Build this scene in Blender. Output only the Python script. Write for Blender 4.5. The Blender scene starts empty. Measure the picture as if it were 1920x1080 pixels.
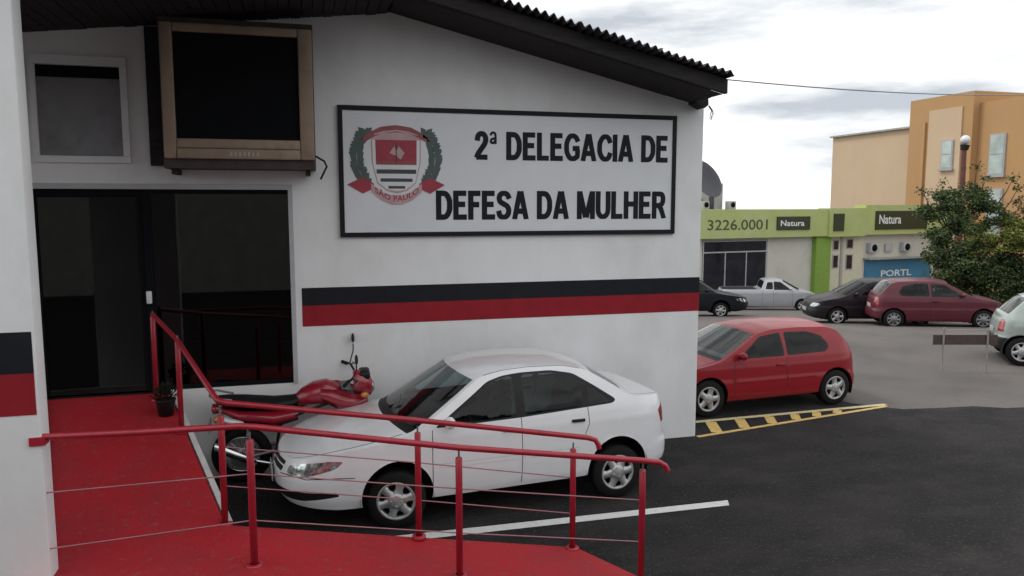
import bpy, bmesh, math, random
from mathutils import Vector, Matrix
from mathutils.geometry import delaunay_2d_cdt
R = math.radians
random.seed(7)
sc = bpy.context.scene
col = sc.collection

# ------------------------------------------------------------------ camera, sky, sun, exposure
CAM_H = 3.2
cd = bpy.data.cameras.new('camera')
cam = bpy.data.objects.new('camera', cd)
col.objects.link(cam)
cam.location = (0, 0, CAM_H)
cam.rotation_euler = (R(90 - 6.29), 0, R(-15.3))
cd.sensor_width = 36
cd.lens = 36 * 1433 / 1920
cd.clip_end = 3000
sc.camera = cam

SUN_EL, SUN_AZ = 52, -62            # azimuth clockwise from +Y: beyond the station, to the left
w = bpy.data.worlds.new('World')
sc.world = w
w.use_nodes = True
nt = w.node_tree
nt.nodes.clear()
wo = nt.nodes.new('ShaderNodeOutputWorld')
bg = nt.nodes.new('ShaderNodeBackground')
bg.inputs['Strength'].default_value = 0.12
sky = nt.nodes.new('ShaderNodeTexSky')
sky.sky_type = 'NISHITA'
sky.sun_disc = False
sky.sun_elevation = R(SUN_EL)
sky.sun_rotation = R(SUN_AZ)
tc = nt.nodes.new('ShaderNodeTexCoord')
mp = nt.nodes.new('ShaderNodeMapping')
mp.inputs['Scale'].default_value = (1.3, 1.3, 6.0)
mp.inputs['Location'].default_value = (4.3, 1.9, 0.8)
n1 = nt.nodes.new('ShaderNodeTexNoise')
n1.inputs['Scale'].default_value = 1.6
n1.inputs['Detail'].default_value = 7
n1.inputs['Roughness'].default_value = 0.55
r1 = nt.nodes.new('ShaderNodeValToRGB')
cr = r1.color_ramp
cr.elements[0].position = 0.37
cr.elements[0].color = (3.7, 4.0, 4.4, 1)
cr.elements[1].position = 0.55
cr.elements[1].color = (9.4, 9.45, 9.3, 1)
n2 = nt.nodes.new('ShaderNodeTexNoise')
n2.inputs['Scale'].default_value = 2.3
n2.inputs['Detail'].default_value = 6
mp2 = nt.nodes.new('ShaderNodeMapping')
mp2.inputs['Scale'].default_value = (1.2, 1.2, 3.0)
mp2.inputs['Location'].default_value = (3.1, 1.7, 0.4)
r2 = nt.nodes.new('ShaderNodeMapRange')
r2.inputs[1].default_value = 0.20
r2.inputs[2].default_value = 0.34
mx = nt.nodes.new('ShaderNodeMix')
mx.data_type = 'RGBA'
L = nt.links.new
L(tc.outputs['Generated'], mp.inputs['Vector']); L(mp.outputs['Vector'], n1.inputs['Vector'])
L(tc.outputs['Generated'], mp2.inputs['Vector']); L(mp2.outputs['Vector'], n2.inputs['Vector'])
L(n1.outputs['Fac'], r1.inputs['Fac']); L(n2.outputs['Fac'], r2.inputs['Value'])
L(r2.outputs['Result'], mx.inputs['Factor'])
L(sky.outputs['Color'], mx.inputs['A']); L(r1.outputs['Color'], mx.inputs['B'])
L(mx.outputs['Result'], bg.inputs['Color']); L(bg.outputs['Background'], wo.inputs['Surface'])

sd = bpy.data.lights.new('sun', 'SUN')
sd.energy = 1.1
sd.angle = R(14)
sd.color = (1.0, 0.96, 0.9)
sun = bpy.data.objects.new('sun', sd)
col.objects.link(sun)
_d = Vector((math.sin(R(SUN_AZ)) * math.cos(R(SUN_EL)), math.cos(R(SUN_AZ)) * math.cos(R(SUN_EL)), math.sin(R(SUN_EL))))
sun.rotation_euler = (-_d).to_track_quat('-Z', 'Y').to_euler()
sun.location = (0, -10, 30)

sc.view_settings.view_transform = 'Standard'
sc.view_settings.look = 'None'
sc.view_settings.gamma = 1
sc.view_settings.exposure = 0.4
sc.cycles.max_bounces = 8
sc.cycles.transparent_max_bounces = 16

# ------------------------------------------------------------------ materials
def srgb(r, g, b):
    f = lambda c: c / 12.92 if c <= 0.04045 else ((c + 0.055) / 1.055) ** 2.4
    return (f(r / 255), f(g / 255), f(b / 255))

def mat(name, c, rough=0.6, metal=0.0, var=0.12, scale=6.0, bump=0.0, bscale=60.0, coat=0.0, spec=0.5,
        c2=None, dirt=None, dirt_scale=1.3, dirt_lo=0.5, dirt_hi=0.75, stretch=(1, 1, 1), emit=0.0, speck=None, speck_scale=120):
    m = bpy.data.materials.new(name)
    m.use_nodes = True
    t = m.node_tree
    b = t.nodes['Principled BSDF']
    b.inputs['Roughness'].default_value = rough
    b.inputs['Metallic'].default_value = metal
    b.inputs['Coat Weight'].default_value = coat
    b.inputs['Coat Roughness'].default_value = 0.06
    b.inputs['Specular IOR Level'].default_value = spec
    co = t.nodes.new('ShaderNodeTexCoord')
    ma = t.nodes.new('ShaderNodeMapping')
    ma.inputs['Scale'].default_value = stretch
    t.links.new(co.outputs['Object'], ma.inputs['Vector'])
    nz = t.nodes.new('ShaderNodeTexNoise')
    nz.inputs['Scale'].default_value = scale
    nz.inputs['Detail'].default_value = 5
    t.links.new(ma.outputs['Vector'], nz.inputs['Vector'])
    rp = t.nodes.new('ShaderNodeValToRGB')
    lo = tuple(max(0, v * (1 - var)) for v in c) if c2 is None else c2
    hi = tuple(min(1, v * (1 + var)) for v in c) if c2 is None else c
    rp.color_ramp.elements[0].position = 0.3
    rp.color_ramp.elements[0].color = (*lo, 1)
    rp.color_ramp.elements[1].position = 0.7
    rp.color_ramp.elements[1].color = (*hi, 1)
    t.links.new(nz.outputs['Fac'], rp.inputs['Fac'])
    out = rp.outputs['Color']
    if dirt is not None:
        nd = t.nodes.new('ShaderNodeTexNoise')
        nd.inputs['Scale'].default_value = dirt_scale
        nd.inputs['Detail'].default_value = 8
        nd.inputs['Roughness'].default_value = 0.65
        t.links.new(ma.outputs['Vector'], nd.inputs['Vector'])
        mr = t.nodes.new('ShaderNodeMapRange')
        mr.inputs[1].default_value = dirt_lo
        mr.inputs[2].default_value = dirt_hi
        t.links.new(nd.outputs['Fac'], mr.inputs['Value'])
        mi = t.nodes.new('ShaderNodeMix')
        mi.data_type = 'RGBA'
        t.links.new(mr.outputs['Result'], mi.inputs['Factor'])
        t.links.new(out, mi.inputs['A'])
        mi.inputs['B'].default_value = (*dirt, 1)
        out = mi.outputs['Result']
    if speck is not None:
        ns = t.nodes.new('ShaderNodeTexNoise')
        ns.inputs['Scale'].default_value = speck_scale
        ns.inputs['Detail'].default_value = 3
        t.links.new(co.outputs['Object'], ns.inputs['Vector'])
        ms = t.nodes.new('ShaderNodeMapRange')
        ms.inputs[1].default_value = 0.58
        ms.inputs[2].default_value = 0.72
        t.links.new(ns.outputs['Fac'], ms.inputs['Value'])
        mk = t.nodes.new('ShaderNodeMix')
        mk.data_type = 'RGBA'
        t.links.new(ms.outputs['Result'], mk.inputs['Factor'])
        t.links.new(out, mk.inputs['A'])
        mk.inputs['B'].default_value = (*speck, 1)
        out = mk.outputs['Result']
    t.links.new(out, b.inputs['Base Color'])
    if bump:
        nb = t.nodes.new('ShaderNodeTexNoise')
        nb.inputs['Scale'].default_value = bscale
        nb.inputs['Detail'].default_value = 4
        t.links.new(co.outputs['Object'], nb.inputs['Vector'])
        bp = t.nodes.new('ShaderNodeBump')
        bp.inputs['Strength'].default_value = bump
        bp.inputs['Distance'].default_value = 0.02
        t.links.new(nb.outputs['Fac'], bp.inputs['Height'])
        t.links.new(bp.outputs['Normal'], b.inputs['Normal'])
    if emit:
        t.links.new(out, b.inputs['Emission Color'])
        b.inputs['Emission Strength'].default_value = emit
    return m

def glass(name, tint, gloss=1.0):
    m = bpy.data.materials.new(name)
    m.use_nodes = True
    t = m.node_tree
    t.nodes.remove(t.nodes['Principled BSDF'])
    o = t.nodes['Material Output']
    tr = t.nodes.new('ShaderNodeBsdfTransparent')
    tr.inputs['Color'].default_value = (*tint, 1)
    gl = t.nodes.new('ShaderNodeBsdfGlossy')
    gl.inputs['Roughness'].default_value = 0.02
    gl.inputs['Color'].default_value = (gloss, gloss, gloss, 1)
    fr = t.nodes.new('ShaderNodeFresnel')
    fr.inputs['IOR'].default_value = 1.52
    co = t.nodes.new('ShaderNodeTexCoord')
    nz = t.nodes.new('ShaderNodeTexNoise')
    nz.inputs['Scale'].default_value = 1.2
    bp = t.nodes.new('ShaderNodeBump')
    bp.inputs['Strength'].default_value = 0.02
    t.links.new(co.outputs['Object'], nz.inputs['Vector'])
    t.links.new(nz.outputs['Fac'], bp.inputs['Height'])
    t.links.new(bp.outputs['Normal'], gl.inputs['Normal'])
    ms = t.nodes.new('ShaderNodeMixShader')
    t.links.new(fr.outputs['Fac'], ms.inputs['Fac'])
    t.links.new(tr.outputs['BSDF'], ms.inputs[1])
    t.links.new(gl.outputs['BSDF'], ms.inputs[2])
    t.links.new(ms.outputs['Shader'], o.inputs['Surface'])
    return m

M = {}
M['wall'] = mat('white_plaster', (0.76, 0.77, 0.79), 0.85, var=0.03, scale=2.5, bump=0.07, bscale=16, dirt=(0.64, 0.635, 0.63), dirt_scale=1.1, dirt_lo=0.45, dirt_hi=0.8, stretch=(1, 1, 0.6))
M['stripe_black'] = mat('charcoal_wall_paint', (0.010, 0.011, 0.016), 0.7, spec=0.25, var=0.2, bump=0.05, bscale=30)
M['stripe_red'] = mat('red_wall_paint', (0.27, 0.012, 0.022), 0.7, spec=0.25, var=0.12, bump=0.05, bscale=30)
M['rail_red'] = mat('red_gloss_enamel', (0.34, 0.012, 0.028), 0.38, var=0.12, scale=12, coat=0.25, dirt=(0.17, 0.015, 0.02), dirt_scale=9, dirt_lo=0.6, dirt_hi=0.75)
M['cable'] = mat('painted_steel_rod', (0.36, 0.16, 0.18), 0.4, metal=0.3)
M['ramp'] = mat('red_floor_paint', (0.40, 0.015, 0.024), 0.68, spec=0.3, var=0.08, scale=1.6, bump=0.25, bscale=80, dirt=(0.32, 0.022, 0.03), dirt_scale=1.2, dirt_lo=0.44, dirt_hi=0.66, speck=(0.30, 0.05, 0.052), speck_scale=14)
M['kerb'] = mat('worn_white_kerb_paint', (0.55, 0.53, 0.53), 0.8, var=0.1, bump=0.2, dirt=(0.35, 0.2, 0.2), dirt_scale=3, dirt_lo=0.55, dirt_hi=0.8)
M['lot'] = mat('fresh_dark_asphalt', (0.026, 0.023, 0.024), 0.9, spec=0.2, c2=(0.012, 0.012, 0.014), scale=0.9, bump=1.0, bscale=50, dirt=(0.036, 0.032, 0.031), dirt_scale=1.4, dirt_lo=0.46, dirt_hi=0.72, stretch=(0.8, 1.3, 1), speck=(0.060, 0.055, 0.053), speck_scale=30)
M['street'] = mat('old_grey_asphalt', (0.10, 0.092, 0.088), 0.9, var=0.2, scale=0.9, bump=0.6, bscale=60, dirt=(0.135, 0.115, 0.108), dirt_scale=0.22, dirt_lo=0.42, dirt_hi=0.62, speck=(0.08, 0.075, 0.072), speck_scale=14)
M['white_line'] = mat('white_road_paint', (0.62, 0.62, 0.62), 0.7, var=0.08, scale=20, dirt=(0.3, 0.3, 0.3), dirt_scale=14, dirt_lo=0.58, dirt_hi=0.8)
M['yellow_line'] = mat('yellow_road_paint', (0.60, 0.42, 0.14), 0.75, var=0.1, scale=20, dirt=(0.28, 0.2, 0.1), dirt_scale=12, dirt_lo=0.52, dirt_hi=0.75)
M['cream_line'] = mat('faded_cream_road_paint', (0.62, 0.52, 0.30), 0.75, var=0.1, scale=20, dirt=(0.3, 0.26, 0.2), dirt_scale=12, dirt_lo=0.52, dirt_hi=0.78)
M['roof_sheet'] = mat('weathered_fibre_cement', (0.055, 0.05, 0.055), 0.95, var=0.3, scale=3, bump=0.3, dirt=(0.025, 0.024, 0.026), dirt_scale=2, dirt_lo=0.4, dirt_hi=0.7)
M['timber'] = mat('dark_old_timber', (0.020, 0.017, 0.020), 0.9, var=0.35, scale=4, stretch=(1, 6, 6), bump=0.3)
M['frame_white'] = mat('white_door_frame_paint', (0.42, 0.42, 0.44), 0.5, var=0.06)
M['frame_grey'] = mat('greyish_window_paint', (0.36, 0.35, 0.36), 0.6, var=0.08)
M['door_glass'] = glass('dark_door_glass', (0.14, 0.155, 0.17), 0.9)
M['vent_glass'] = mat('frosted_dusty_glass', (0.20, 0.20, 0.215), 0.25, var=0.18, scale=2.0, dirt=(0.12, 0.11, 0.115), dirt_scale=2.2, dirt_lo=0.5, dirt_hi=0.75)
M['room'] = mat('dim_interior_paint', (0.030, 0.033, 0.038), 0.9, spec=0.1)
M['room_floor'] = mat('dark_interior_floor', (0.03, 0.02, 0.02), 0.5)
M['beige'] = mat('aged_beige_enamel', (0.30, 0.225, 0.165), 0.6, var=0.12, scale=3, dirt=(0.17, 0.12, 0.085), dirt_scale=3.5, dirt_lo=0.5, dirt_hi=0.8)
M['box_dark'] = mat('rusty_brown_sheet_metal', (0.05, 0.036, 0.034), 0.7, var=0.3, scale=5)
M['mesh_dark'] = mat('black_filter_mesh', (0.007, 0.008, 0.010), 0.95, spec=0.1)
M['black'] = mat('black_rubber', (0.007, 0.007, 0.008), 0.8, spec=0.25)
M['plastic'] = mat('black_plastic', (0.010, 0.010, 0.011), 0.5, spec=0.3)
M['seam'] = mat('panel_gap', (0.02, 0.02, 0.022), 0.9)
M['sign_white'] = mat('white_sign_panel', (0.68, 0.70, 0.74), 0.45, var=0.03, scale=3)
M['sign_black'] = mat('black_sign_print', (0.008, 0.0085, 0.013), 0.6, spec=0.25)
M['sign_grey'] = mat('sign_print_grey', (0.05, 0.055, 0.06), 0.5)
M['crest_red'] = mat('crest_red_print', (0.33, 0.035, 0.06), 0.5)
M['crest_dkred'] = mat('crest_dull_red_print', (0.27, 0.07, 0.075), 0.5)
M['crest_pink'] = mat('crest_pale_pink_print', (0.50, 0.33, 0.35), 0.5)
M['crest_green'] = mat('crest_laurel_green', (0.07, 0.10, 0.095), 0.5)
M['chrome'] = mat('polished_metal', (0.62, 0.62, 0.64), 0.22, metal=1.0, var=0.05)
M['alloy'] = mat('silver_wheel_paint', (0.42, 0.42, 0.43), 0.4, metal=0.55, var=0.06)
M['lamp_lens'] = mat('clear_lamp_lens', (0.75, 0.82, 0.82), 0.12, metal=0.8, coat=1.0, c2=(0.08, 0.10, 0.10), scale=22)
M['tail_red'] = mat('red_tail_lens', (0.28, 0.010, 0.014), 0.2, coat=1.0)
M['amber'] = mat('amber_lens', (0.5, 0.16, 0.01), 0.2, coat=1.0)
M['plate'] = mat('grey_number_plate', (0.36, 0.36, 0.37), 0.5)
M['car_glass'] = glass('tinted_car_glass', (0.80, 0.90, 0.86))
M['side_glass'] = glass('tinted_side_glass', (0.46, 0.55, 0.58), 0.5)
M['dark_glass'] = glass('dark_tinted_car_glass', (0.13, 0.15, 0.16), 0.5)
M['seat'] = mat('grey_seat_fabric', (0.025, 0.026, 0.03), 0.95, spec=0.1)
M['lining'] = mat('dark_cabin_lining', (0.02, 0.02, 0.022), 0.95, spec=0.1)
M['paint_white'] = mat('white_car_paint', (0.74, 0.75, 0.78), 0.35, coat=0.8, var=0.02)
M['paint_red'] = mat('red_car_paint', (0.25, 0.006, 0.014), 0.42, coat=0.25, spec=0.3, var=0.05)
M['paint_maroon'] = mat('faded_maroon_car_paint', (0.095, 0.014, 0.026), 0.45, spec=0.3, coat=0.25, var=0.08)
M['paint_dark'] = mat('dark_plum_car_paint', (0.014, 0.009, 0.013), 0.5, spec=0.2, coat=0.15, var=0.1)
M['paint_black'] = mat('navy_black_car_paint', (0.009, 0.010, 0.016), 0.5, spec=0.2, coat=0.15, var=0.1)
M['paint_silver'] = mat('silver_car_paint', (0.42, 0.43, 0.47), 0.38, metal=0.35, coat=0.5, var=0.04)
M['paint_sage'] = mat('silver_green_car_paint', (0.33, 0.38, 0.36), 0.38, metal=0.35, coat=0.5, var=0.04)
M['bike_red'] = mat('red_motorcycle_plastic', (0.28, 0.010, 0.025), 0.3, coat=0.6)
M['steel'] = mat('dull_grey_steel', (0.22, 0.22, 0.23), 0.45, metal=0.7)
M['lime'] = mat('lime_green_facade_paint', (0.40, 0.46, 0.17), 0.7, var=0.06, scale=1.5, dirt=(0.43, 0.48, 0.27), dirt_scale=0.6, dirt_lo=0.45, dirt_hi=0.8)
M['lime_dk'] = mat('green_column_paint', (0.20, 0.33, 0.055), 0.7, var=0.06)
M['shop_white'] = mat('pale_shop_wall', (0.56, 0.55, 0.50), 0.8, var=0.05, scale=1.0, dirt=(0.42, 0.40, 0.36), dirt_scale=0.7, dirt_lo=0.5, dirt_hi=0.8)
M['cream'] = mat('cream_shop_wall', (0.60, 0.58, 0.44), 0.8, var=0.05)
M['shop_glass'] = mat('dark_shop_window', (0.012, 0.014, 0.022), 0.08, var=0.5, scale=1.5)
M['blue'] = mat('blue_banner_print', (0.045, 0.19, 0.33), 0.6, var=0.12, scale=0.8)
M['olive_print'] = mat('olive_lettering', (0.06, 0.075, 0.025), 0.6)
M['sign_dark'] = mat('dark_olive_sign_board', (0.028, 0.036, 0.014), 0.5)
M['white_print'] = mat('white_lettering', (0.7, 0.72, 0.72), 0.5)
M['peach'] = mat('peach_render', (0.52, 0.39, 0.26), 0.85, var=0.03, scale=0.4, dirt=(0.48, 0.35, 0.24), dirt_scale=0.3, dirt_lo=0.45, dirt_hi=0.8)
M['orange'] = mat('orange_render', (0.43, 0.25, 0.11), 0.85, var=0.05, scale=0.5, dirt=(0.40, 0.24, 0.12), dirt_scale=0.3, dirt_lo=0.45, dirt_hi=0.8)
M['win_pale'] = mat('pale_window_pane', (0.36, 0.42, 0.40), 0.1, var=0.25, scale=1.2)
M['concrete'] = mat('weathered_concrete', (0.33, 0.33, 0.31), 0.9, var=0.15, scale=2, bump=0.2)
M['bark'] = mat('brown_bark', (0.07, 0.05, 0.035), 0.9, var=0.3, bump=0.5)
M['leaf_dark'] = mat('dark_green_leaves', (0.065, 0.092, 0.04), 0.8, spec=0.15, var=0.45, scale=2.5)
M['leaf_light'] = mat('yellow_green_leaves', (0.17, 0.20, 0.05), 0.8, spec=0.15, var=0.4, scale=2.5)
M['leaf_rust'] = mat('rusty_orange_leaves', (0.17, 0.115, 0.055), 0.8, var=0.35, scale=2.5)
M['leaf_black'] = mat('blackish_leaves', (0.016, 0.02, 0.014), 0.8, spec=0.15)
M['dish'] = mat('dark_grey_dish_paint', (0.06, 0.06, 0.07), 0.6, var=0.1, scale=5)
M['rust_post'] = mat('brown_rusty_post', (0.12, 0.045, 0.035), 0.8, var=0.25)
M['grey_post'] = mat('galvanised_post', (0.30, 0.29, 0.28), 0.6, metal=0.3, var=0.1)
M['board_brown'] = mat('brown_weathered_board', (0.075, 0.052, 0.048), 0.85, var=0.25, stretch=(1, 1, 6))
M['cone_orange'] = mat('orange_marker_plastic', (0.30, 0.12, 0.07), 0.8)
M['bulb'] = mat('frosted_lamp_globe', (0.65, 0.66, 0.7), 0.15, coat=1)

# ------------------------------------------------------------------ mesh helpers
class MB:
    """collects shapes, then links them as ONE mesh object"""
    def __init__(s):
        s.v = []; s.f = []; s.sm = []
    def add(s, vs, fs, smooth=False):
        o = len(s.v)
        s.v += [Vector(p) for p in vs]
        s.f += [[i + o for i in f] for f in fs]
        s.sm += [smooth] * len(fs)
        return s
    def box(s, x0, x1, y0, y1, z0, z1):
        vs = [(x, y, z) for x in (x0, x1) for y in (y0, y1) for z in (z0, z1)]
        return s.add(vs, [(0, 1, 3, 2), (4, 6, 7, 5), (0, 4, 5, 1), (2, 3, 7, 6), (0, 2, 6, 4), (1, 5, 7, 3)])
    def bevbox(s, x0, x1, y0, y1, z0, z1, b=0.01, seg=2):
        bm = bmesh.new()
        bmesh.ops.create_cube(bm, size=1)
        for v in bm.verts:
            v.co = Vector(((x0 + x1) / 2 + v.co.x * (x1 - x0), (y0 + y1) / 2 + v.co.y * (y1 - y0), (z0 + z1) / 2 + v.co.z * (z1 - z0)))
        bmesh.ops.bevel(bm, geom=bm.edges[:], offset=b, segments=seg, affect='EDGES', profile=0.5)
        bm.verts.index_update()
        s.add([v.co.copy() for v in bm.verts], [[v.index for v in f.verts] for f in bm.faces], True)
        bm.free()
        return s
    def prism(s, poly, axis, a, b, smooth=False):
        """polygon of 2D points extruded along axis ('x','y','z') from a to b"""
        n = len(poly)
        def P(p, h):
            return {'x': (h, p[0], p[1]), 'y': (p[0], h, p[1]), 'z': (p[0], p[1], h)}[axis]
        s.add([P(p, a) for p in poly] + [P(p, b) for p in poly], [list(range(n))[::-1], list(range(n, 2 * n))])
        s.add([P(p, a) for p in poly] + [P(p, b) for p in poly], [(i, (i + 1) % n, n + (i + 1) % n, n + i) for i in range(n)], smooth)
        return s
    def tube(s, pts, r, seg=10, caps=True, closed=False):
        pts = [Vector(p) for p in pts]
        n = len(pts)
        rr = r if isinstance(r, (list, tuple)) else [r] * n
        t0 = (pts[1] - pts[0]).normalized()
        up = Vector((0, 0, 1)) if abs(t0.z) < 0.9 else Vector((1, 0, 0))
        nrm = (up - t0 * up.dot(t0)).normalized()
        vs = []
        for i, p in enumerate(pts):
            if closed: t = (pts[(i + 1) % n] - pts[i - 1]).normalized()
            elif i == 0: t = t0
            elif i == n - 1: t = (pts[-1] - pts[-2]).normalized()
            else: t = ((pts[i + 1] - p).normalized() + (p - pts[i - 1]).normalized()).normalized()
            nrm = (nrm - t * nrm.dot(t)).normalized()
            bi = t.cross(nrm)
            for k in range(seg):
                a = 2 * math.pi * k / seg
                vs.append(p + (nrm * math.cos(a) + bi * math.sin(a)) * rr[i])
        fs = [(i * seg + k, i * seg + (k + 1) % seg, (i + 1) * seg + (k + 1) % seg, (i + 1) * seg + k) for i in range(n - 1) for k in range(seg)]
        if closed:
            i = n - 1
            fs += [(i * seg + k, i * seg + (k + 1) % seg, (k + 1) % seg, k) for k in range(seg)]
        s.add(vs, fs, True)
        if caps and not closed:
            s.add(vs[:seg], [list(range(seg))[::-1]])
            s.add(vs[-seg:], [list(range(seg))])
        return s
    def lathe(s, prof, c=(0, 0, 0), axis='z', seg=24, smooth=True):
        """prof: (radius, height) list revolved about axis through c"""
        vs = []
        for r, h in prof:
            for k in range(seg):
                a = 2 * math.pi * k / seg
                x, y = r * math.cos(a), r * math.sin(a)
                q = {'z': (x, y, h), 'y': (x, h, y), 'x': (h, x, y)}[axis]
                vs.append(Vector(c) + Vector(q))
        fs = [(i * seg + k, i * seg + (k + 1) % seg, (i + 1) * seg + (k + 1) % seg, (i + 1) * seg + k) for i in range(len(prof) - 1) for k in range(seg)]
        return s.add(vs, fs, smooth)
    def ellip(s, c, r, seg=16, rings=10):
        vs = []; fs = []
        for i in range(rings + 1):
            ph = math.pi * i / rings
            for k in range(seg):
                a = 2 * math.pi * k / seg
                vs.append((c[0] + r[0] * math.sin(ph) * math.cos(a), c[1] + r[1] * math.sin(ph) * math.sin(a), c[2] + r[2] * math.cos(ph)))
        for i in range(rings):
            for k in range(seg):
                fs.append((i * seg + k, (i + 1) * seg + k, (i + 1) * seg + (k + 1) % seg, i * seg + (k + 1) % seg))
        return s.add(vs, fs, True)
    def loft(s, secs, caps=True, closed=True):
        n = len(secs[0]); vs = [p for q in secs for p in q]
        m = n if closed else n - 1
        fs = [(i * n + k, i * n + (k + 1) % n, (i + 1) * n + (k + 1) % n, (i + 1) * n + k) for i in range(len(secs) - 1) for k in range(m)]
        s.add(vs, fs, True)
        if caps and closed:
            s.add(secs[0], [list(range(n))[::-1]]); s.add(secs[-1], [list(range(n))])
        return s
    def build(s, name, m, parent=None, off=None, fixn=True):
        me = bpy.data.meshes.new(name)
        o_ = Vector(off) if off is not None else Vector((0, 0, 0))
        me.from_pydata([p - o_ for p in s.v], [], s.f)
        me.polygons.foreach_set('use_smooth', s.sm)
        if fixn:
            bm = bmesh.new(); bm.from_mesh(me)
            bmesh.ops.recalc_face_normals(bm, faces=bm.faces[:])
            bm.to_mesh(me); bm.free()
        me.materials.append(M[m])
        ob = bpy.data.objects.new(name, me)
        col.objects.link(ob)
        if parent is not None: ob.parent = parent
        return ob

def tag(o, label=None, cat=None, group=None, kind=None):
    if label: o['label'] = label
    if cat: o['category'] = cat
    if group: o['group'] = group
    if kind: o['kind'] = kind
    return o

def empty(name, loc=(0, 0, 0), rot=(0, 0, 0), label=None, cat=None, group=None):
    o = bpy.data.objects.new(name, None)
    col.objects.link(o)
    o.location = loc; o.rotation_euler = rot
    o.empty_display_size = 0.3
    return tag(o, label, cat, group)

def share(src, parent, loc=(0, 0, 0), rot=(0, 0, 0)):
    c = src.copy(); col.objects.link(c); c.parent = parent
    c.location = loc; c.rotation_euler = rot
    return c

def text_geo(txt, width, height, bold=0.0):
    """returns (verts2d, faces) of the lettering fitted to width x height, lower left at 0,0"""
    cu = bpy.data.curves.new('lettering', 'FONT')
    cu.body = txt; cu.size = 1; cu.offset = bold; cu.resolution_u = 3; cu.fill_mode = 'BOTH'
    ob = bpy.data.objects.new('lettering', cu); col.objects.link(ob)
    dg = bpy.context.evaluated_depsgraph_get()
    me = bpy.data.meshes.new_from_object(ob.evaluated_get(dg))
    vs = [v.co.copy() for v in me.vertices]; fs = [list(p.vertices) for p in me.polygons]
    bpy.data.objects.remove(ob); bpy.data.curves.remove(cu); bpy.data.meshes.remove(me)
    x0 = min(v.x for v in vs); x1 = max(v.x for v in vs); y0 = min(v.y for v in vs); y1 = max(v.y for v in vs)
    return [((v.x - x0) / (x1 - x0) * width, (v.y - y0) / (y1 - y0) * height) for v in vs], fs

def catmull(pts, per=14):
    P = [Vector(p) for p in pts]; out = []
    for i in range(len(P) - 1):
        p0 = P[i - 1] if i > 0 else 2 * P[0] - P[1]
        p1, p2 = P[i], P[i + 1]
        p3 = P[i + 2] if i + 2 < len(P) else 2 * P[-1] - P[-2]
        for k in range(per):
            t = k / per
            out.append(0.5 * ((2 * p1) + (-p0 + p2) * t + (2 * p0 - 5 * p1 + 4 * p2 - p3) * t * t + (-p0 + 3 * p1 - 3 * p2 + p3) * t ** 3))
    out.append(P[-1]); return out
def letters(mb, txt, x0, z0, width, height, y, bold=0.0):
    vs, fs = text_geo(txt, width, height, bold)
    return mb.add([(x0 + a, y, z0 + b) for a, b in vs], fs)

# ------------------------------------------------------------------ terrain
YAW = R(15.3)
DV = Vector((math.sin(YAW), math.cos(YAW), 0)); LV = Vector((math.cos(YAW), -math.sin(YAW), 0))
def gz(d):
    if d < 17.5: return 0.0
    if d < 19.5: return -0.025 * (d - 17.5) ** 2
    if d < 42: return -0.1 * (d - 18.5)
    return -2.35 - 0.012 * (d - 42)
def ground_z(x, y): return gz(DV.x * x + DV.y * y)
ds = [-400, -60, -10, 0, 6, 12, 17.5, 18, 18.5, 19, 19.5, 22, 26, 30, 36, 42, 60, 100, 300, 900]
ls = [-700, -120, -40, -15, 0, 15, 40, 120, 700]
vs = [DV * d + LV * l + Vector((0, 0, gz(d))) for d in ds for l in ls]
fs = [(i * len(ls) + k, i * len(ls) + k + 1, (i + 1) * len(ls) + k + 1, (i + 1) * len(ls) + k) for i in range(len(ds) - 1) for k in range(len(ls) - 1)]
tag(MB().add(vs, fs, True).build('street', 'street'), kind='structure')

# dark fresh asphalt of the parking area, ragged far edge; carried under the red car, deepening its shadow
edge = [(-30, 11.9), (5.0, 11.8), (6.2, 11.66), (7.4, 11.72), (8.15, 11.5), (8.32, 10.9), (8.45, 10.2), (8.75, 9.85)]
xx = 9.0
random.seed(3)
while xx < 40:
    edge.append((xx, 9.72 - (xx - 9.0) * 0.20 + random.uniform(-0.12, 0.12)))
    xx += random.uniform(0.35, 0.8)
poly = [(-30, -25), (40, -25)] + edge[::-1]
tag(MB().add([(x, y, 0.004) for x, y in poly], [list(range(len(poly)))]).build('parking_lot', 'lot'), kind='structure')
tag(MB().add([(0.75, 6.99, 0.008), (4.30, 6.95, 0.008), (4.36, 7.08, 0.008), (0.75, 7.13, 0.008)], [(0, 1, 2, 3)]).build('parking_line', 'white_line'), kind='structure')
# yellow hatched strip beside the wall corner
hs = MB()
A0, A1, B0, B1 = Vector((5.17, 9.21, 0)), Vector((8.85, 9.86, 0)), Vector((5.30, 9.86, 0)), Vector((8.92, 9.95, 0))
def strip(p, q, wd, z=0.009):
    n = Vector((-(q - p).y, (q - p).x, 0)).normalized() * wd / 2
    return [(v.x, v.y, z) for v in (p - n, q - n, q + n, p + n)]
hatch = tag(hs.add(strip(A0, A1, 0.075), [(0, 1, 2, 3)]).build('hatched_marking', 'yellow_line'), kind='structure')
MB().add(strip(B0, B1, 0.10, 0.0095), [(0, 1, 2, 3)]).build('edge_line', 'cream_line', hatch)
for t in (0.10, 0.235, 0.375, 0.50, 0.61, 0.72):
    p = A0.lerp(A1, t) + Vector((0, 0.04, 0)); q = B0.lerp(B1, t + 0.015) - Vector((0, 0.055, 0))
    MB().add(strip(p, q, 0.17 - 0.07 * t, 0.0085), [(0, 1, 2, 3)]).build('rung', 'yellow_line', hatch)

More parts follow.
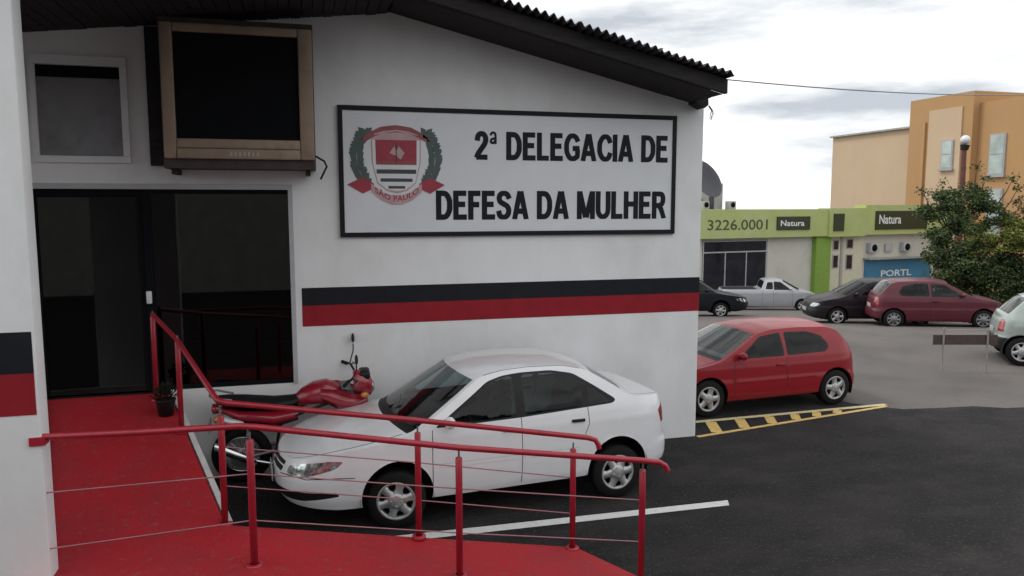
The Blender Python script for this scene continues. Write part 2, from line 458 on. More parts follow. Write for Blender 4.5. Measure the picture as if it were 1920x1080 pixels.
# ------------------------------------------------------------------ red ramp
FY = 9.26
def solid(top, z0=0.0):
    n = len(top)
    vs = [Vector(p) for p in top] + [Vector((p[0], p[1], z0)) for p in top]
    return MB().add(vs, [list(range(n)), list(range(n, 2 * n))[::-1]] + [(i, n + i, n + (i + 1) % n, (i + 1) % n) for i in range(n)])
pA, pB, pC, pD = (-1.98, 5.45, .5), (-.32, 5.45, .5), (-.70, 6.62, .5), (-2.12, 6.62, .5)
pE, pF = (-1.52, 9.255, 1.06), (-2.86, 9.255, 1.06)
pG, pH = (2.86, 5.40, .02), (2.37, 6.41, .02)
ramp = tag(solid([pA, pB, pC, pD]).build('ramp', 'ramp'), kind='structure')
solid([pD, pC, pE, pF]).build('upper_slope', 'ramp', ramp)
solid([pB, pG, pH, pC]).build('lower_slope', 'ramp', ramp)
def kerb(p, q, wd, h, side):
    p, q = Vector(p), Vector(q)
    n = Vector((-(q - p).y, (q - p).x, 0)).normalized() * wd * side
    top = [p + Vector((0, 0, h)), q + Vector((0, 0, h)), q + n + Vector((0, 0, h)), p + n + Vector((0, 0, h))]
    return solid([tuple(v) for v in top])
kerb((-.695, 6.66, .5), (-1.50, 9.25, 1.06), .05, .012, -1).build('kerb', 'kerb', ramp)
kerb((-1.93, 6.2, .42), (-2.80, 9.25, 1.06), .16, .07, 1).build('kerb', 'kerb', ramp)

# ------------------------------------------------------------------ police station building
st = empty('police_station', (1.2, FY, 0), label='white plastered building with black and red stripes and corrugated roof', cat='building')
so = (1.2, FY, 0)
def roofz(x):                        # underside of roof at the facade
    return 5.42 - 0.232 * (x - 1.05) if x > 1.05 else 5.42 + 0.112 * (x - 1.05)
DX0, DX1, DZ0, DZ1 = -2.86, -0.10, 1.09, 3.42
YB = FY + 0.22
wl = MB()
wl.prism([(DX1, 0), (5.16, 0), (5.16, roofz(5.16)), (1.05, roofz(1.05)), (DX1, roofz(DX1))], 'y', FY, YB)
wl.prism([(-5.5, DZ1), (DX1, DZ1), (DX1, roofz(DX1)), (-5.5, roofz(-5.5))], 'y', FY, YB)
wl.box(-5.5, DX0, FY, YB, 0, DZ1)
wl.box(-1.50, DX1, FY, YB, 0, DZ0)
wl.build('front_wall', 'wall', st, so)
sw = MB()
sw.box(4.94, 5.16, YB + .002, 9.72, 0, 4.45); sw.box(4.2, 4.938, 9.50, 9.72, 0, 4.6); sw.box(4.0, 4.198, 9.50, 16, 0, 4.6)
sw.box(-5.5, 4.0, 15.8, 15.998, 0, 4.4); sw.box(-5.5, -5.3, YB, 15.79, 0, 4.4)
sw.build('side_wall', 'wall', st, so)
MB().box(DX1 + .07, 5.163, FY - .004, FY, 2.005, 2.215).build('black_stripe', 'stripe_black', st, so)
MB().box(DX1 + .07, 5.1635, FY - .0045, FY, 1.757, 2.0045).build('red_stripe', 'stripe_red', st, so)
# doorway: frame, glass leaf, fixed pane
fr = MB()
fr.box(DX0, DX1, FY - .03, FY + .09, DZ1 - .06, DZ1)
fr.box(DX0, DX0 + .06, FY - .03, FY + .09, DZ0 - .03, DZ1 - .062)
fr.box(DX1 - .05, DX1, FY - .03, FY + .09, DZ0, DZ1 - .062)
fr.build('door_frame', 'frame_white', st, so)
fd = MB()
fd.box(-1.70, -1.62, FY + .0, FY + .07, DZ0 - .02, DZ1 - .062)
fd.box(-1.62, DX1 - .052, FY + .0, FY + .07, DZ0, DZ0 + .05)
fd.box(-1.62, DX1 - .052, FY + .002, FY + .068, DZ1 - .11, DZ1 - .063)
fd.build('pane_frame', 'mesh_dark', st, so)
MB().box(-1.618, DX1 - .054, FY + .03, FY + .038, DZ0 + .052, DZ1 - .112).build('fixed_pane', 'door_glass', st, so)
dl = MB()
dl.box(DX0 + .062, -1.702, FY + .02, FY + .06, DZ1 - .15, DZ1 - .064)
dl.box(DX0 + .062, DX0 + .12, FY + .02, FY + .06, DZ0, DZ1 - .152)
dl.box(-1.765, -1.704, FY + .02, FY + .06, DZ0, DZ1 - .152)
leaf = dl.build('door', 'mesh_dark', st, so)
MB().box(DX0 + .122, -1.767, FY + .036, FY + .044, DZ0, DZ1 - .152).build('pane', 'door_glass', leaf, so)
MB().bevbox(-1.70, -1.645, FY - .035, FY - .001, 2.09, 2.23, .008).build('handle', 'sign_white', leaf, so)
# dim room behind the glass
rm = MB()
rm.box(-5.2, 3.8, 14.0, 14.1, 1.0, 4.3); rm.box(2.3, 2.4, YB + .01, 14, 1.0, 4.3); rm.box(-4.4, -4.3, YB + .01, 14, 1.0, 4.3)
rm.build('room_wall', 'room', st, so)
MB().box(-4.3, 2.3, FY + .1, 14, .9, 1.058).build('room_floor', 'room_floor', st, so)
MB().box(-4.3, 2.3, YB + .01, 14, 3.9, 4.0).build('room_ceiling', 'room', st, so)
# window above the door
wn = MB()
wn.box(-2.72, -1.78, FY - .035, FY - .001, 4.66, 4.76); wn.box(-2.72, -1.78, FY - .035, FY - .001, 3.64, 3.71)
wn.box(-2.72, -2.66, FY - .035, FY - .001, 3.712, 4.658); wn.box(-1.85, -1.78, FY - .035, FY - .001, 3.712, 4.658)
wnd = wn.build('transom_window', 'wall', st, so)
MB().box(-2.658, -1.852, FY - .012, FY - .002, 3.714, 4.53).build('pane', 'vent_glass', wnd, so)
MB().box(-2.658, -1.852, FY - .010, FY - .002, 4.532, 4.656).build('slot', 'mesh_dark', wnd, so)
# roof: corrugated sheets, timbers, boarded soffit edge
RY0 = 8.20
PY0 = 5.55                           # the left part runs forward as a porch roof to the gate pillar
ri = 0
xs0 = -5.6
while xs0 < 4.9:
    xs1 = min(xs0 + .96, 5.06)
    n = max(8, int((xs1 - xs0) / .0125))
    z_j = random.uniform(-.008, .008); yo = random.uniform(-.035, .035)
    up = []; lo_ = []
    for i in range(n + 1):
        x = xs0 - .04 + (xs1 - xs0 + .04) * i / n
        z = roofz(x) + .205 + (0.02 * max(0, x - 4.6)) + z_j + .026 * math.sin(2 * math.pi * x / .1)
        up.append((x, z + .012)); lo_.append((x, z))
    m_ = MB()
    m_.prism(up + lo_[::-1], 'y', (PY0 if xs1 < 1.0 else RY0) + yo, 16.2)
    sh = m_.build('roof_sheet', 'roof_sheet', st, so)
    xs0 = xs1 + .002
for y, ab in ((PY0 + .12, [(-5.5, .88)]), (7.0, [(-5.5, .88)]), (RY0 + .16, [(-5.5, 1.05), (1.05, 4.97)]), (8.75, [(-5.5, 1.05), (1.05, 4.97)])):
    for a, b in ab:
        rf = MB().prism([(a, roofz(a) + .005), (b, roofz(b) + .005), (b, roofz(b) + .172), (a, roofz(a) + .172)], 'y', y, y + .07)
        rf.build('rafter', 'timber', st, so)
# dark lining under the overhang between rafters and sheets
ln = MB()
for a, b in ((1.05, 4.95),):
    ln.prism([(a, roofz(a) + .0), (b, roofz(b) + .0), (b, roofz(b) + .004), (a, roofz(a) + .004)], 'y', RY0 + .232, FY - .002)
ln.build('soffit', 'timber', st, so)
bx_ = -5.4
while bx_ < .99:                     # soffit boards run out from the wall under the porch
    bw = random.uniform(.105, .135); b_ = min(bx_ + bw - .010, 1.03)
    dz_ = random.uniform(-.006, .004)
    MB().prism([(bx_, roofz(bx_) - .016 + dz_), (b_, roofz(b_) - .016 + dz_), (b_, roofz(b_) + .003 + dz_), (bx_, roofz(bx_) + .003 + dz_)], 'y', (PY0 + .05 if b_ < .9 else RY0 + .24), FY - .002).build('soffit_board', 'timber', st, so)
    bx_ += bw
e = MB()
e.prism([(4.93, 4.49), (5.06, 4.43), (5.11, 4.47), (5.10, roofz(5.1) + .17), (4.93, roofz(4.93) + .17)], 'y', 9.05, 9.255)
e.build('eave_timber', 'timber', st, so)
for k in range(5):
    a = Vector((5.12 + random.uniform(-.02, .08), 9.0 + random.uniform(0, .2), 4.46))
    MB().tube([a, a + Vector((.05, 0, -.06)), a + Vector((random.uniform(.02, .1), .02, -random.uniform(.1, .22)))], .004, 5).build('loose_wire', 'timber', st, so)

# left gate pillar
gp = empty('gate_pillar', (-2.4, 6.0, 0), label='white pillar with black and red bands at left edge of ramp', cat='pillar')
go = (-2.4, 6.0, 0)
MB().bevbox(-3.0, -1.825, 5.95, 6.14, 0, 4.93, .012).build('shaft', 'wall', gp, go)
MB().box(-2.99, -1.842, 5.946, 5.95, 2.022, 2.315).build('black_band', 'stripe_black', gp, go)
MB().box(-2.99, -1.842, 5.9455, 5.95, 1.724, 2.0215).build('red_band', 'stripe_red', gp, go)

# ------------------------------------------------------------------ big box over the doorway
bxo = (-.62, 9.0, 3.6)
wb = empty('wall_cooler_box', bxo, label='large box with beige frame and black screen mounted above the doorway', cat='wall box')
X0, X1, Z0, Z1, YF = -1.375, .155, 3.675, 5.07, 8.78
q = MB()
q.box(X0 - .012, X1 + .01, YF + .046, FY - .002, Z0 - .10, Z1 + .06)
q.build('case', 'box_dark', wb, bxo)
MB().box(X0 - .20, X0 - .014, FY - .10, FY - .002, Z0 - .06, Z1 + .02).build('dark_side_strip', 'timber', wb, bxo)  # dark upright strip against the wall, left of the case
q = MB()
q.bevbox(X0, X0 + .125, YF, YF + .055, Z0, Z1, .012); q.bevbox(X1 - .15, X1, YF, YF + .055, Z0, Z1, .012)
q.bevbox(X0 + .127, X1 - .152, YF + .001, YF + .054, Z1 - .09, Z1, .012)
q.bevbox(X0 + .127, X1 - .152, YF + .001, YF + .054, Z0 + .11, Z0 + .21, .012)
q.bevbox(X0 + .127, X1 - .152, YF - .012, YF + .054, Z0, Z0 + .107, .012)
frm = q.build('front_frame', 'beige', wb, bxo)
MB().box(X0 + .126, X1 - .151, YF + .034, YF + .042, Z0 + .2, Z1 - .085).build('screen', 'mesh_dark', wb, bxo)
q = MB()
for i in range(7):
    q.box(-.72 + i * .045, -.70 + i * .045, YF - .016, YF - .011, Z0 + .03, Z0 + .075)
q.build('maker_plate', 'frame_grey', frm, bxo)
for x in (X0 + .05, X1 - .1):
    MB().box(x, x + .05, YF + .1, FY - .003, Z0 - .16, Z0 - .102).build('bracket', 'timber', wb, bxo)
MB().tube([(X1 + .01, YF + .1, Z0 + .05), (X1 + .10, YF + .12, Z0 - .0), (X1 + .13, YF + .15, Z0 - .06), (X1 + .06, YF + .2, Z0 - .20)], .012, 6).build('hose', 'timber', wb, bxo)

# ------------------------------------------------------------------ sign
sgo = (2.6, FY, 2.8)
sg = empty('police_sign', sgo, label='large white sign board with crest and black capital lettering on the wall', cat='sign')
SX0, SX1, SZ0, SZ1 = .429, 4.755, 2.806, 4.338
MB().box(SX0 + .02, SX1 - .02, FY - .03, FY - .001, SZ0 + .02, SZ1 - .02).build('panel', 'sign_white', sg, sgo)
for a in ((SX0, SX1, SZ1 - .055, SZ1), (SX0, SX1, SZ0, SZ0 + .055), (SX0, SX0 + .055, SZ0 + .056, SZ1 - .056), (SX1 - .055, SX1, SZ0 + .056, SZ1 - .056)):
    MB().box(a[0], a[1], FY - .042, FY - .0015, a[2], a[3]).build('frame_bar', 'sign_black', sg, sgo)
SY = FY - .033
GLYPH = {  # bold block capitals as strokes on a 1-high grid: (width, [polylines])
 'D': (.70, [[(.1, 0), (.1, 1)], [(.0, .9), (.36, .9), (.50, .82), (.59, .66), (.60, .5), (.59, .34), (.50, .18), (.36, .1), (.0, .1)]]),
 'E': (.60, [[(.1, 0), (.1, 1)], [(.12, .91), (.58, .91)], [(.12, .53), (.53, .53)], [(.12, .09), (.60, .09)]]),
 'L': (.56, [[(.1, 0), (.1, 1)], [(.12, .09), (.56, .09)]]),
 'G': (.74, [[(.66, .70), (.58, .84), (.40, .92), (.24, .86), (.12, .68), (.10, .5), (.12, .32), (.24, .14), (.40, .08), (.56, .13), (.64, .20), (.64, .44)], [(.40, .46), (.74, .46)]]),
 'A': (.74, [[(.09, 0), (.35, 1)], [(.65, 0), (.39, 1)], [(.2, .29), (.55, .29)]]),
 'C': (.70, [[(.64, .68), (.56, .84), (.40, .92), (.24, .86), (.12, .68), (.10, .5), (.12, .32), (.24, .14), (.40, .08), (.56, .15), (.65, .33)]]),
 'I': (.20, [[(.1, 0), (.1, 1)]]),
 'F': (.55, [[(.1, 0), (.1, 1)], [(.12, .91), (.55, .91)], [(.12, .52), (.49, .52)]]),
 'S': (.66, [[(.58, .72), (.50, .86), (.33, .92), (.17, .87), (.11, .75), (.16, .62), (.33, .54), (.50, .45), (.56, .30), (.50, .15), (.33, .08), (.15, .13), (.08, .31)]]),
 'M': (.86, [[(.1, 0), (.1, 1)], [(.76, 0), (.76, 1)], [(.12, .99), (.41, .06)], [(.74, .99), (.45, .06)]]),
 'U': (.70, [[(.1, 1), (.1, .34), (.16, .17), (.27, .09), (.35, .08), (.43, .09), (.54, .17), (.60, .34), (.60, 1)]]),
 'H': (.70, [[(.1, 0), (.1, 1)], [(.60, 0), (.60, 1)], [(.12, .54), (.58, .54)]]),
 'R': (.72, [[(.1, 0), (.1, 1)], [(.0, .91), (.40, .91), (.53, .84), (.56, .71), (.52, .57), (.38, .49), (.12, .49)], [(.34, .48), (.46, .36), (.62, 0)]]),
 '2': (.58, [[(.09, .66), (.14, .84), (.29, .92), (.43, .86), (.49, .73), (.44, .56), (.26, .36), (.12, .19), (.06, .07)], [(.04, .09), (.57, .09)]]),
 'ª': (.36, [[(.04, .86), (.12, .95), (.22, .95), (.28, .86), (.28, .56)], [(.27, .75), (.12, .73), (.06, .66), (.11, .60), (.20, .61), (.28, .68)]]),
}
def sign_line(txt, x0, z0, width, height):
    gap, sp = .085, .36
    tot = sum((GLYPH[c][0] + gap if c != ' ' else sp) for c in txt) - gap
    kx = width / tot; a = x0
    for c in txt:
        if c == ' ': a += sp * kx; continue
        wd, strokes = GLYPH[c]
        q = MB()
        for n_, st_ in enumerate(strokes):
            if len(st_) > 4: st_ = [tuple(p_) for p_ in catmull(st_, 4)]
            P = [Vector((a + x * kx, z0 + z * height)) for x, z in st_]
            hw_ = (.19 if c != 'ª' else .085) * height * .5
            l_ = []; r_ = []
            for i_, p in enumerate(P):
                if i_ == 0: t = (P[1] - p).normalized(); m_ = 1
                elif i_ == len(P) - 1: t = (p - P[-2]).normalized(); m_ = 1
                else:
                    u, v = (p - P[i_ - 1]).normalized(), (P[i_ + 1] - p).normalized()
                    t = (u + v).normalized(); m_ = 1 / max(.6, t.dot(u))
                nn = Vector((-t.y, t.x)) * hw_ * m_
                l_.append(p + nn); r_.append(p - nn)
            zc = lambda v: min(max(v.y, z0), z0 + height)
            yy = SY - .0004 * n_
            q.add([(v.x, yy, zc(v)) for v in l_] + [(v.x, yy, zc(v)) for v in r_], [(k, k + 1, len(P) + k + 1, len(P) + k) for k in range(len(P) - 1)])
        q.build('letter', 'sign_black', sg, sgo)
        a += (wd + gap) * kx
sign_line('2ª DELEGACIA DE', 2.06, 3.735, 2.575, .345)
sign_line('DEFESA DA MULHER', 1.575, 3.005, 3.05, .355)
CX, CZ = 1.10, 3.68
crest = MB().add([(CX + a, SY + .0022, CZ + b) for a, b in [(-.30, .36), (.30, .36), (.29, .0), (.23, -.24), (.12, -.33), (0, -.36), (-.12, -.33), (-.23, -.24), (-.29, .0)]], [list(range(9))]).build('crest_shield', 'crest_pink', sg, sgo)
def cpoly(name, m, pts, dy):
    return MB().add([(CX + a, SY + dy, CZ + b) for a, b in pts], [list(range(len(pts)))]).build(name, m, crest, sgo)
cpoly('shield_white', 'sign_white', [(-.28, .27), (.28, .27), (.275, .0), (.22, -.23), (.11, -.31), (0, -.33), (-.11, -.31), (-.22, -.23), (-.275, 0)], .0008)
cpoly('shield_red', 'crest_red', [(-.245, .27), (.245, .27), (.24, -.02), (-.24, -.02)], 0)
cpoly('shield_band', 'crest_dkred', [(-.24, .02), (.24, .02), (.24, -.02), (-.24, -.02)], -.0008)
for z, wd, hh in ((-.10, .235, .025), (-.20, .19, .02), (-.285, .10, .016)):
    cpoly('shield_bar', 'sign_grey', [(-wd, z - hh), (wd, z - hh), (wd, z + hh), (-wd, z + hh)], 0)
cpoly('shield_emblem', 'crest_pink', [(-.08, .12), (-.02, .20), (.0, .13), (.03, .20), (.10, .12), (.05, .04), (.0, .09), (-.05, .10)], -.0009)
cpoly('shield_emblem', 'sign_grey', [(-.007, .0), (.007, .0), (.007, .24), (-.007, .24)], -.0016)
arc = [(-.40, .29), (-.30, .36), (-.18, .42), (0, .445), (.18, .42), (.30, .36), (.42, .27), (.36, .25), (.27, .30), (.16, .345), (0, .36), (-.16, .345), (-.27, .30), (-.36, .24)]
cpoly('top_ribbon', 'crest_dkred', arc, -.0012)
cpoly('top_ribbon_edge', 'crest_pink', [(-.26, .335), (-.15, .372), (0, .388), (.15, .372), (.26, .335), (.25, .325), (0, .372), (-.25, .325)], -.0019)
random.seed(11)
for sgn in (-1, 1):
    for k in range(26):
        t = k / 25
        a = -1.45 + 1.9 * t
        bx0, bz0 = sgn * (.36 + .10 * math.sin(math.pi * t)), -.27 + .60 * t
        for side in (-1, 1):
            ang = math.pi / 2 + sgn * (-.15) + side * .75 + random.uniform(-.2, .2)
            ll = .115
            dx, dz = math.cos(ang) * ll, math.sin(ang) * ll
            nx, nz = -dz * .33, dx * .33
            cpoly('laurel_leaf', 'crest_green', [(bx0, bz0), (bx0 + dx * .5 + nx, bz0 + dz * .5 + nz), (bx0 + dx, bz0 + dz), (bx0 + dx * .5 - nx, bz0 + dz * .5 - nz)], -.0003 * (k % 4) - .0003 * (side + 1) / 2)
for sgn in (-1, 1):
    cpoly('ribbon_tail', 'crest_red', [(sgn * .58, -.255), (sgn * .40, -.17), (sgn * .27, -.24), (sgn * .27, -.30), (sgn * .40, -.36)][::sgn], -.0024)
cpoly('bottom_ribbon', 'crest_pink', [(-.30, -.24), (-.20, -.33), (-.08, -.375), (.08, -.375), (.20, -.33), (.30, -.24), (.30, -.34), (.18, -.44), (.06, -.49), (-.06, -.49), (-.18, -.44), (-.30, -.34)], -.0030)
wv, wf = text_geo('SÃO PAULO', .52, .085, .02)
MB().add([(CX - .26 + a, SY - .0038, CZ - .315 - .14 * math.cos((a - .26) / .26 * 1.35) + b) for a, b in wv], wf).build('ribbon_lettering', 'crest_red', crest, sgo)

# ------------------------------------------------------------------ railings
def railing(name, label, posts, rail_pts, segs, base):
    r = empty(name, base, label=label, cat='railing', group='red tube railings of the ramp')
    MB().tube(rail_pts, .0245, 12).build('handrail', 'rail_red', r, base)
    for (x, y, z, top) in posts:
        p = MB().lathe([(0.0, z - .01), (.0275, z - .01), (.0275, top - .055), (.023, top - .048), (0, top - .048)], (x, y, 0), seg=14).build('post', 'rail_red', r, base)
        MB().tube([(x, y, top - .05), (x, y, top + .008)], .008, 8).build('pin', 'steel', p, base)
        MB().lathe([(0, z - .02), (.062, z - .02), (.062, z + .016), (.056, z + .022), (.033, z + .024)], (x, y, 0), seg=16).build('base_plate', 'rail_red', p, base)
    for a, b in segs:
        MB().tube([a, b], .0055, 6).build('cable', 'cable', r, base)
    return r
V3 = Vector
RA = [(-1.62, 9.08, 1.02), (-1.26, 8.30, .86), (-.705, 6.66, .49), (.915, 6.46, .27), (2.32, 6.37, .03)]
RH = 1.03
ra_posts = [(x, y, z, z + RH - .03) for x, y, z in RA]
ra_rail = [(-1.62, 9.08, 1.99), (-1.26, 8.30, 1.82), (-.74, 6.76, 1.55), (-.66, 6.70, 1.535), (.915, 6.50, 1.32), (2.32, 6.41, 1.09), (2.47, 6.40, 1.065), (2.545, 6.395, 1.04), (2.575, 6.393, .99), (2.58, 6.392, .955)]
sgs = []
for h in (.34, .68):
    for i in range(2, 4):
        a, b = RA[i], RA[i + 1]
        sgs.append(((a[0], a[1], a[2] + h), (b[0], b[1], b[2] + h)))
railing('railing', 'red tube railing from the doorway down along the far side of the ramp', ra_posts, ra_rail, sgs, (-.7, 6.62, .49))
RB = [(-.42, 5.73, .49), (1.12, 5.62, .27), (2.66, 5.66, .03)]
rb_rail = [(-1.90, 5.99, 1.55), (-1.2, 5.93, 1.55), (-.50, 5.90, 1.55), (-.38, 5.88, 1.54), (1.12, 5.66, 1.32), (2.66, 5.62, 1.09), (2.80, 5.615, 1.065), (2.86, 5.613, 1.03), (2.88, 5.612, .985)]
rb_posts = [(-.42, 5.80, .49, 1.52), (1.12, 5.66, .27, 1.29), (2.66, 5.62, .03, 1.06)]
sgs = []
for h, hp in ((.36, .72), (.72, 1.14)):
    P_ = [(x, y, z + h) for x, y, z, t in rb_posts]
    sgs += [(P_[0], P_[1]), (P_[1], P_[2]), ((-1.86, 5.98, hp), P_[0])]
rb = railing('railing', 'red tube railing on the near side of the ramp, starting at the left pillar', rb_posts, rb_rail, sgs, (-.4, 5.8, .49))
MB().box(-1.90, -1.80, 5.935, 6.03, 1.50, 1.56).build('wall_bracket', 'rail_red', rb, (-.4, 5.8, .49))

# ------------------------------------------------------------------ cars
def interp(pts, x):
    if x <= pts[0][0]: return pts[0][1]
    for (a, b), (c, d) in zip(pts, pts[1:]):
        if x <= c: return b + (d - b) * (x - a) / (c - a) if c > a else d
    return pts[-1][1]
def smooth_fn(pts, win, n=400):
    x0, x1 = pts[0][0], pts[-1][0]
    xs = [x0 + (x1 - x0) * i / n for i in range(n + 1)]
    tab = []
    for x in xs:
        acc = 0; wsum = 0
        for k in range(-6, 7):
            wgt = 7 - abs(k)
            acc += wgt * interp(pts, min(max(x + win * k / 6, x0), x1)); wsum += wgt
        tab.append(acc / wsum)
    def f(x):
        t = (x - x0) / (x1 - x0) * n
        t = min(max(t, 0), n - 1e-6); i = int(t)
        return tab[i] + (tab[i + 1] - tab[i]) * (t - i)
    return f
def inside(poly, x, y):
    c = False; j = len(poly) - 1
    for i in range(len(poly)):
        xi, yi = poly[i]; xj, yj = poly[j]
        if (yi > y) != (yj > y) and x < (xj - xi) * (y - yi) / (yj - yi) + xi: c = not c
        j = i
    return c
def dense(poly, step=.05):
    out = []
    for (a, b), (c, d) in zip(poly, poly[1:] + poly[:1]):
        n = max(1, int(math.hypot(c - a, d - b) / step))
        out += [(a + (c - a) * k / n, b + (d - b) * k / n) for k in range(n)]
    return out
def offset_poly(poly, d):
    """grow (d>0) a roughly convex polygon"""
    cx = sum(p[0] for p in poly) / len(poly); cz = sum(p[1] for p in poly) / len(poly)
    out = []
    n = len(poly)
    area = sum(poly[i][0] * poly[(i + 1) % n][1] - poly[(i + 1) % n][0] * poly[i][1] for i in range(n))
    sg = 1 if area > 0 else -1
    for i in range(n):
        a, b, c = Vector(poly[i - 1]), Vector(poly[i]), Vector(poly[(i + 1) % n])
        e1 = (b - a).normalized(); e2 = (c - b).normalized()
        n1 = Vector((e1.y, -e1.x)) * sg; n2 = Vector((e2.y, -e2.x)) * sg
        m = (n1 + n2); m = m / max(.5, m.dot(n1)) if m.length > 1e-6 else n1
        out.append((b.x + m.x * d, b.y + m.y * d))
    return out
def rnd(poly, r=.05, k=4):
    """round the corners of a polygon"""
    out = []; n = len(poly)
    for i in range(n):
        a, b, c = Vector(poly[i - 1]), Vector(poly[i]), Vector(poly[(i + 1) % n])
        r1 = min(r, (a - b).length * .45); r2 = min(r, (c - b).length * .45)
        p = b + (a - b).normalized() * r1; q = b + (c - b).normalized() * r2
        for j in range(k + 1):
            t = j / k
            v = p * (1 - t) ** 2 + b * 2 * t * (1 - t) + q * t * t
            out.append((v.x, v.y))
    return out
def line_poly(pts, wd):
    P = [Vector(p) for p in pts]; l = []; r = []
    for i, p in enumerate(P):
        a = P[max(0, i - 1)]; b = P[min(len(P) - 1, i + 1)]
        t = (b - a).normalized(); n = Vector((-t.y, t.x)) * wd / 2
        l.append((p.x + n.x, p.y + n.y)); r.append((p.x - n.x, p.y - n.y))
    return l + r[::-1]

def wheel_mesh(rad, wd, style):
    ty = MB(); k = rad
    rim = k * .66
    ty.lathe([(rim, -wd / 2), (k * .93, -wd / 2), (k * .985, -wd / 2 + .018), (k, -wd / 2 + .04), (k, wd / 2 - .04), (k * .985, wd / 2 - .018), (k * .93, wd / 2), (rim, wd / 2)], axis='y', seg=40)
    bk = MB(); bk.lathe([(0, .0), (rim + .004, .0)], axis='y', seg=30)
    rm = MB(); yo = -wd / 2
    rm.lathe([(rim + .002, yo + .05), (rim + .006, yo + .004), (rim - .008, yo - .004), (rim - .026, yo + .006), (rim - .03, yo + .03)], axis='y', seg=40)
    rm.lathe([(0, yo - .012), (rim * .14, yo - .012), (rim * .24, yo - .004), (rim * .42, yo + .0), (rim * .44, yo + .03)], axis='y', seg=24)
    ns, ww = {'cap': (6, .115), 'five': (5, .13), 'plain': (8, .10)}[style]
    for i in range(ns):
        a = 2 * math.pi * (i + .25) / ns
        ca, sa = math.cos(a), math.sin(a)
        def pt(r_, t_, y_): return (ca * r_ - sa * t_, y_, sa * r_ + ca * t_)
        w0, w1 = rim * .26, rim * ww * 2.0
        r0, r1 = rim * .38, rim - .018
        sec = [[pt(r0, -w0, yo + .03), pt(r0, -w0, yo + .0), pt(r0, w0, yo + .0), pt(r0, w0, yo + .03)],
               [pt((r0 + r1) / 2, -w1 * .8, yo + .03), pt((r0 + r1) / 2, -w1 * .72, yo - .006), pt((r0 + r1) / 2, w1 * .72, yo - .006), pt((r0 + r1) / 2, w1 * .8, yo + .03)],
               [pt(r1, -w1 * 1.15, yo + .03), pt(r1, -w1 * 1.1, yo + .004), pt(r1, w1 * 1.1, yo + .004), pt(r1, w1 * 1.15, yo + .03)]]
        rm.loft(sec)
    for i in range(4):
        a = 2 * math.pi * i / 4
        rm.ellip((math.cos(a) * rim * .27, yo - .004, math.sin(a) * rim * .27), (.011, .008, .011), 8, 5)
    return ty, bk, rm

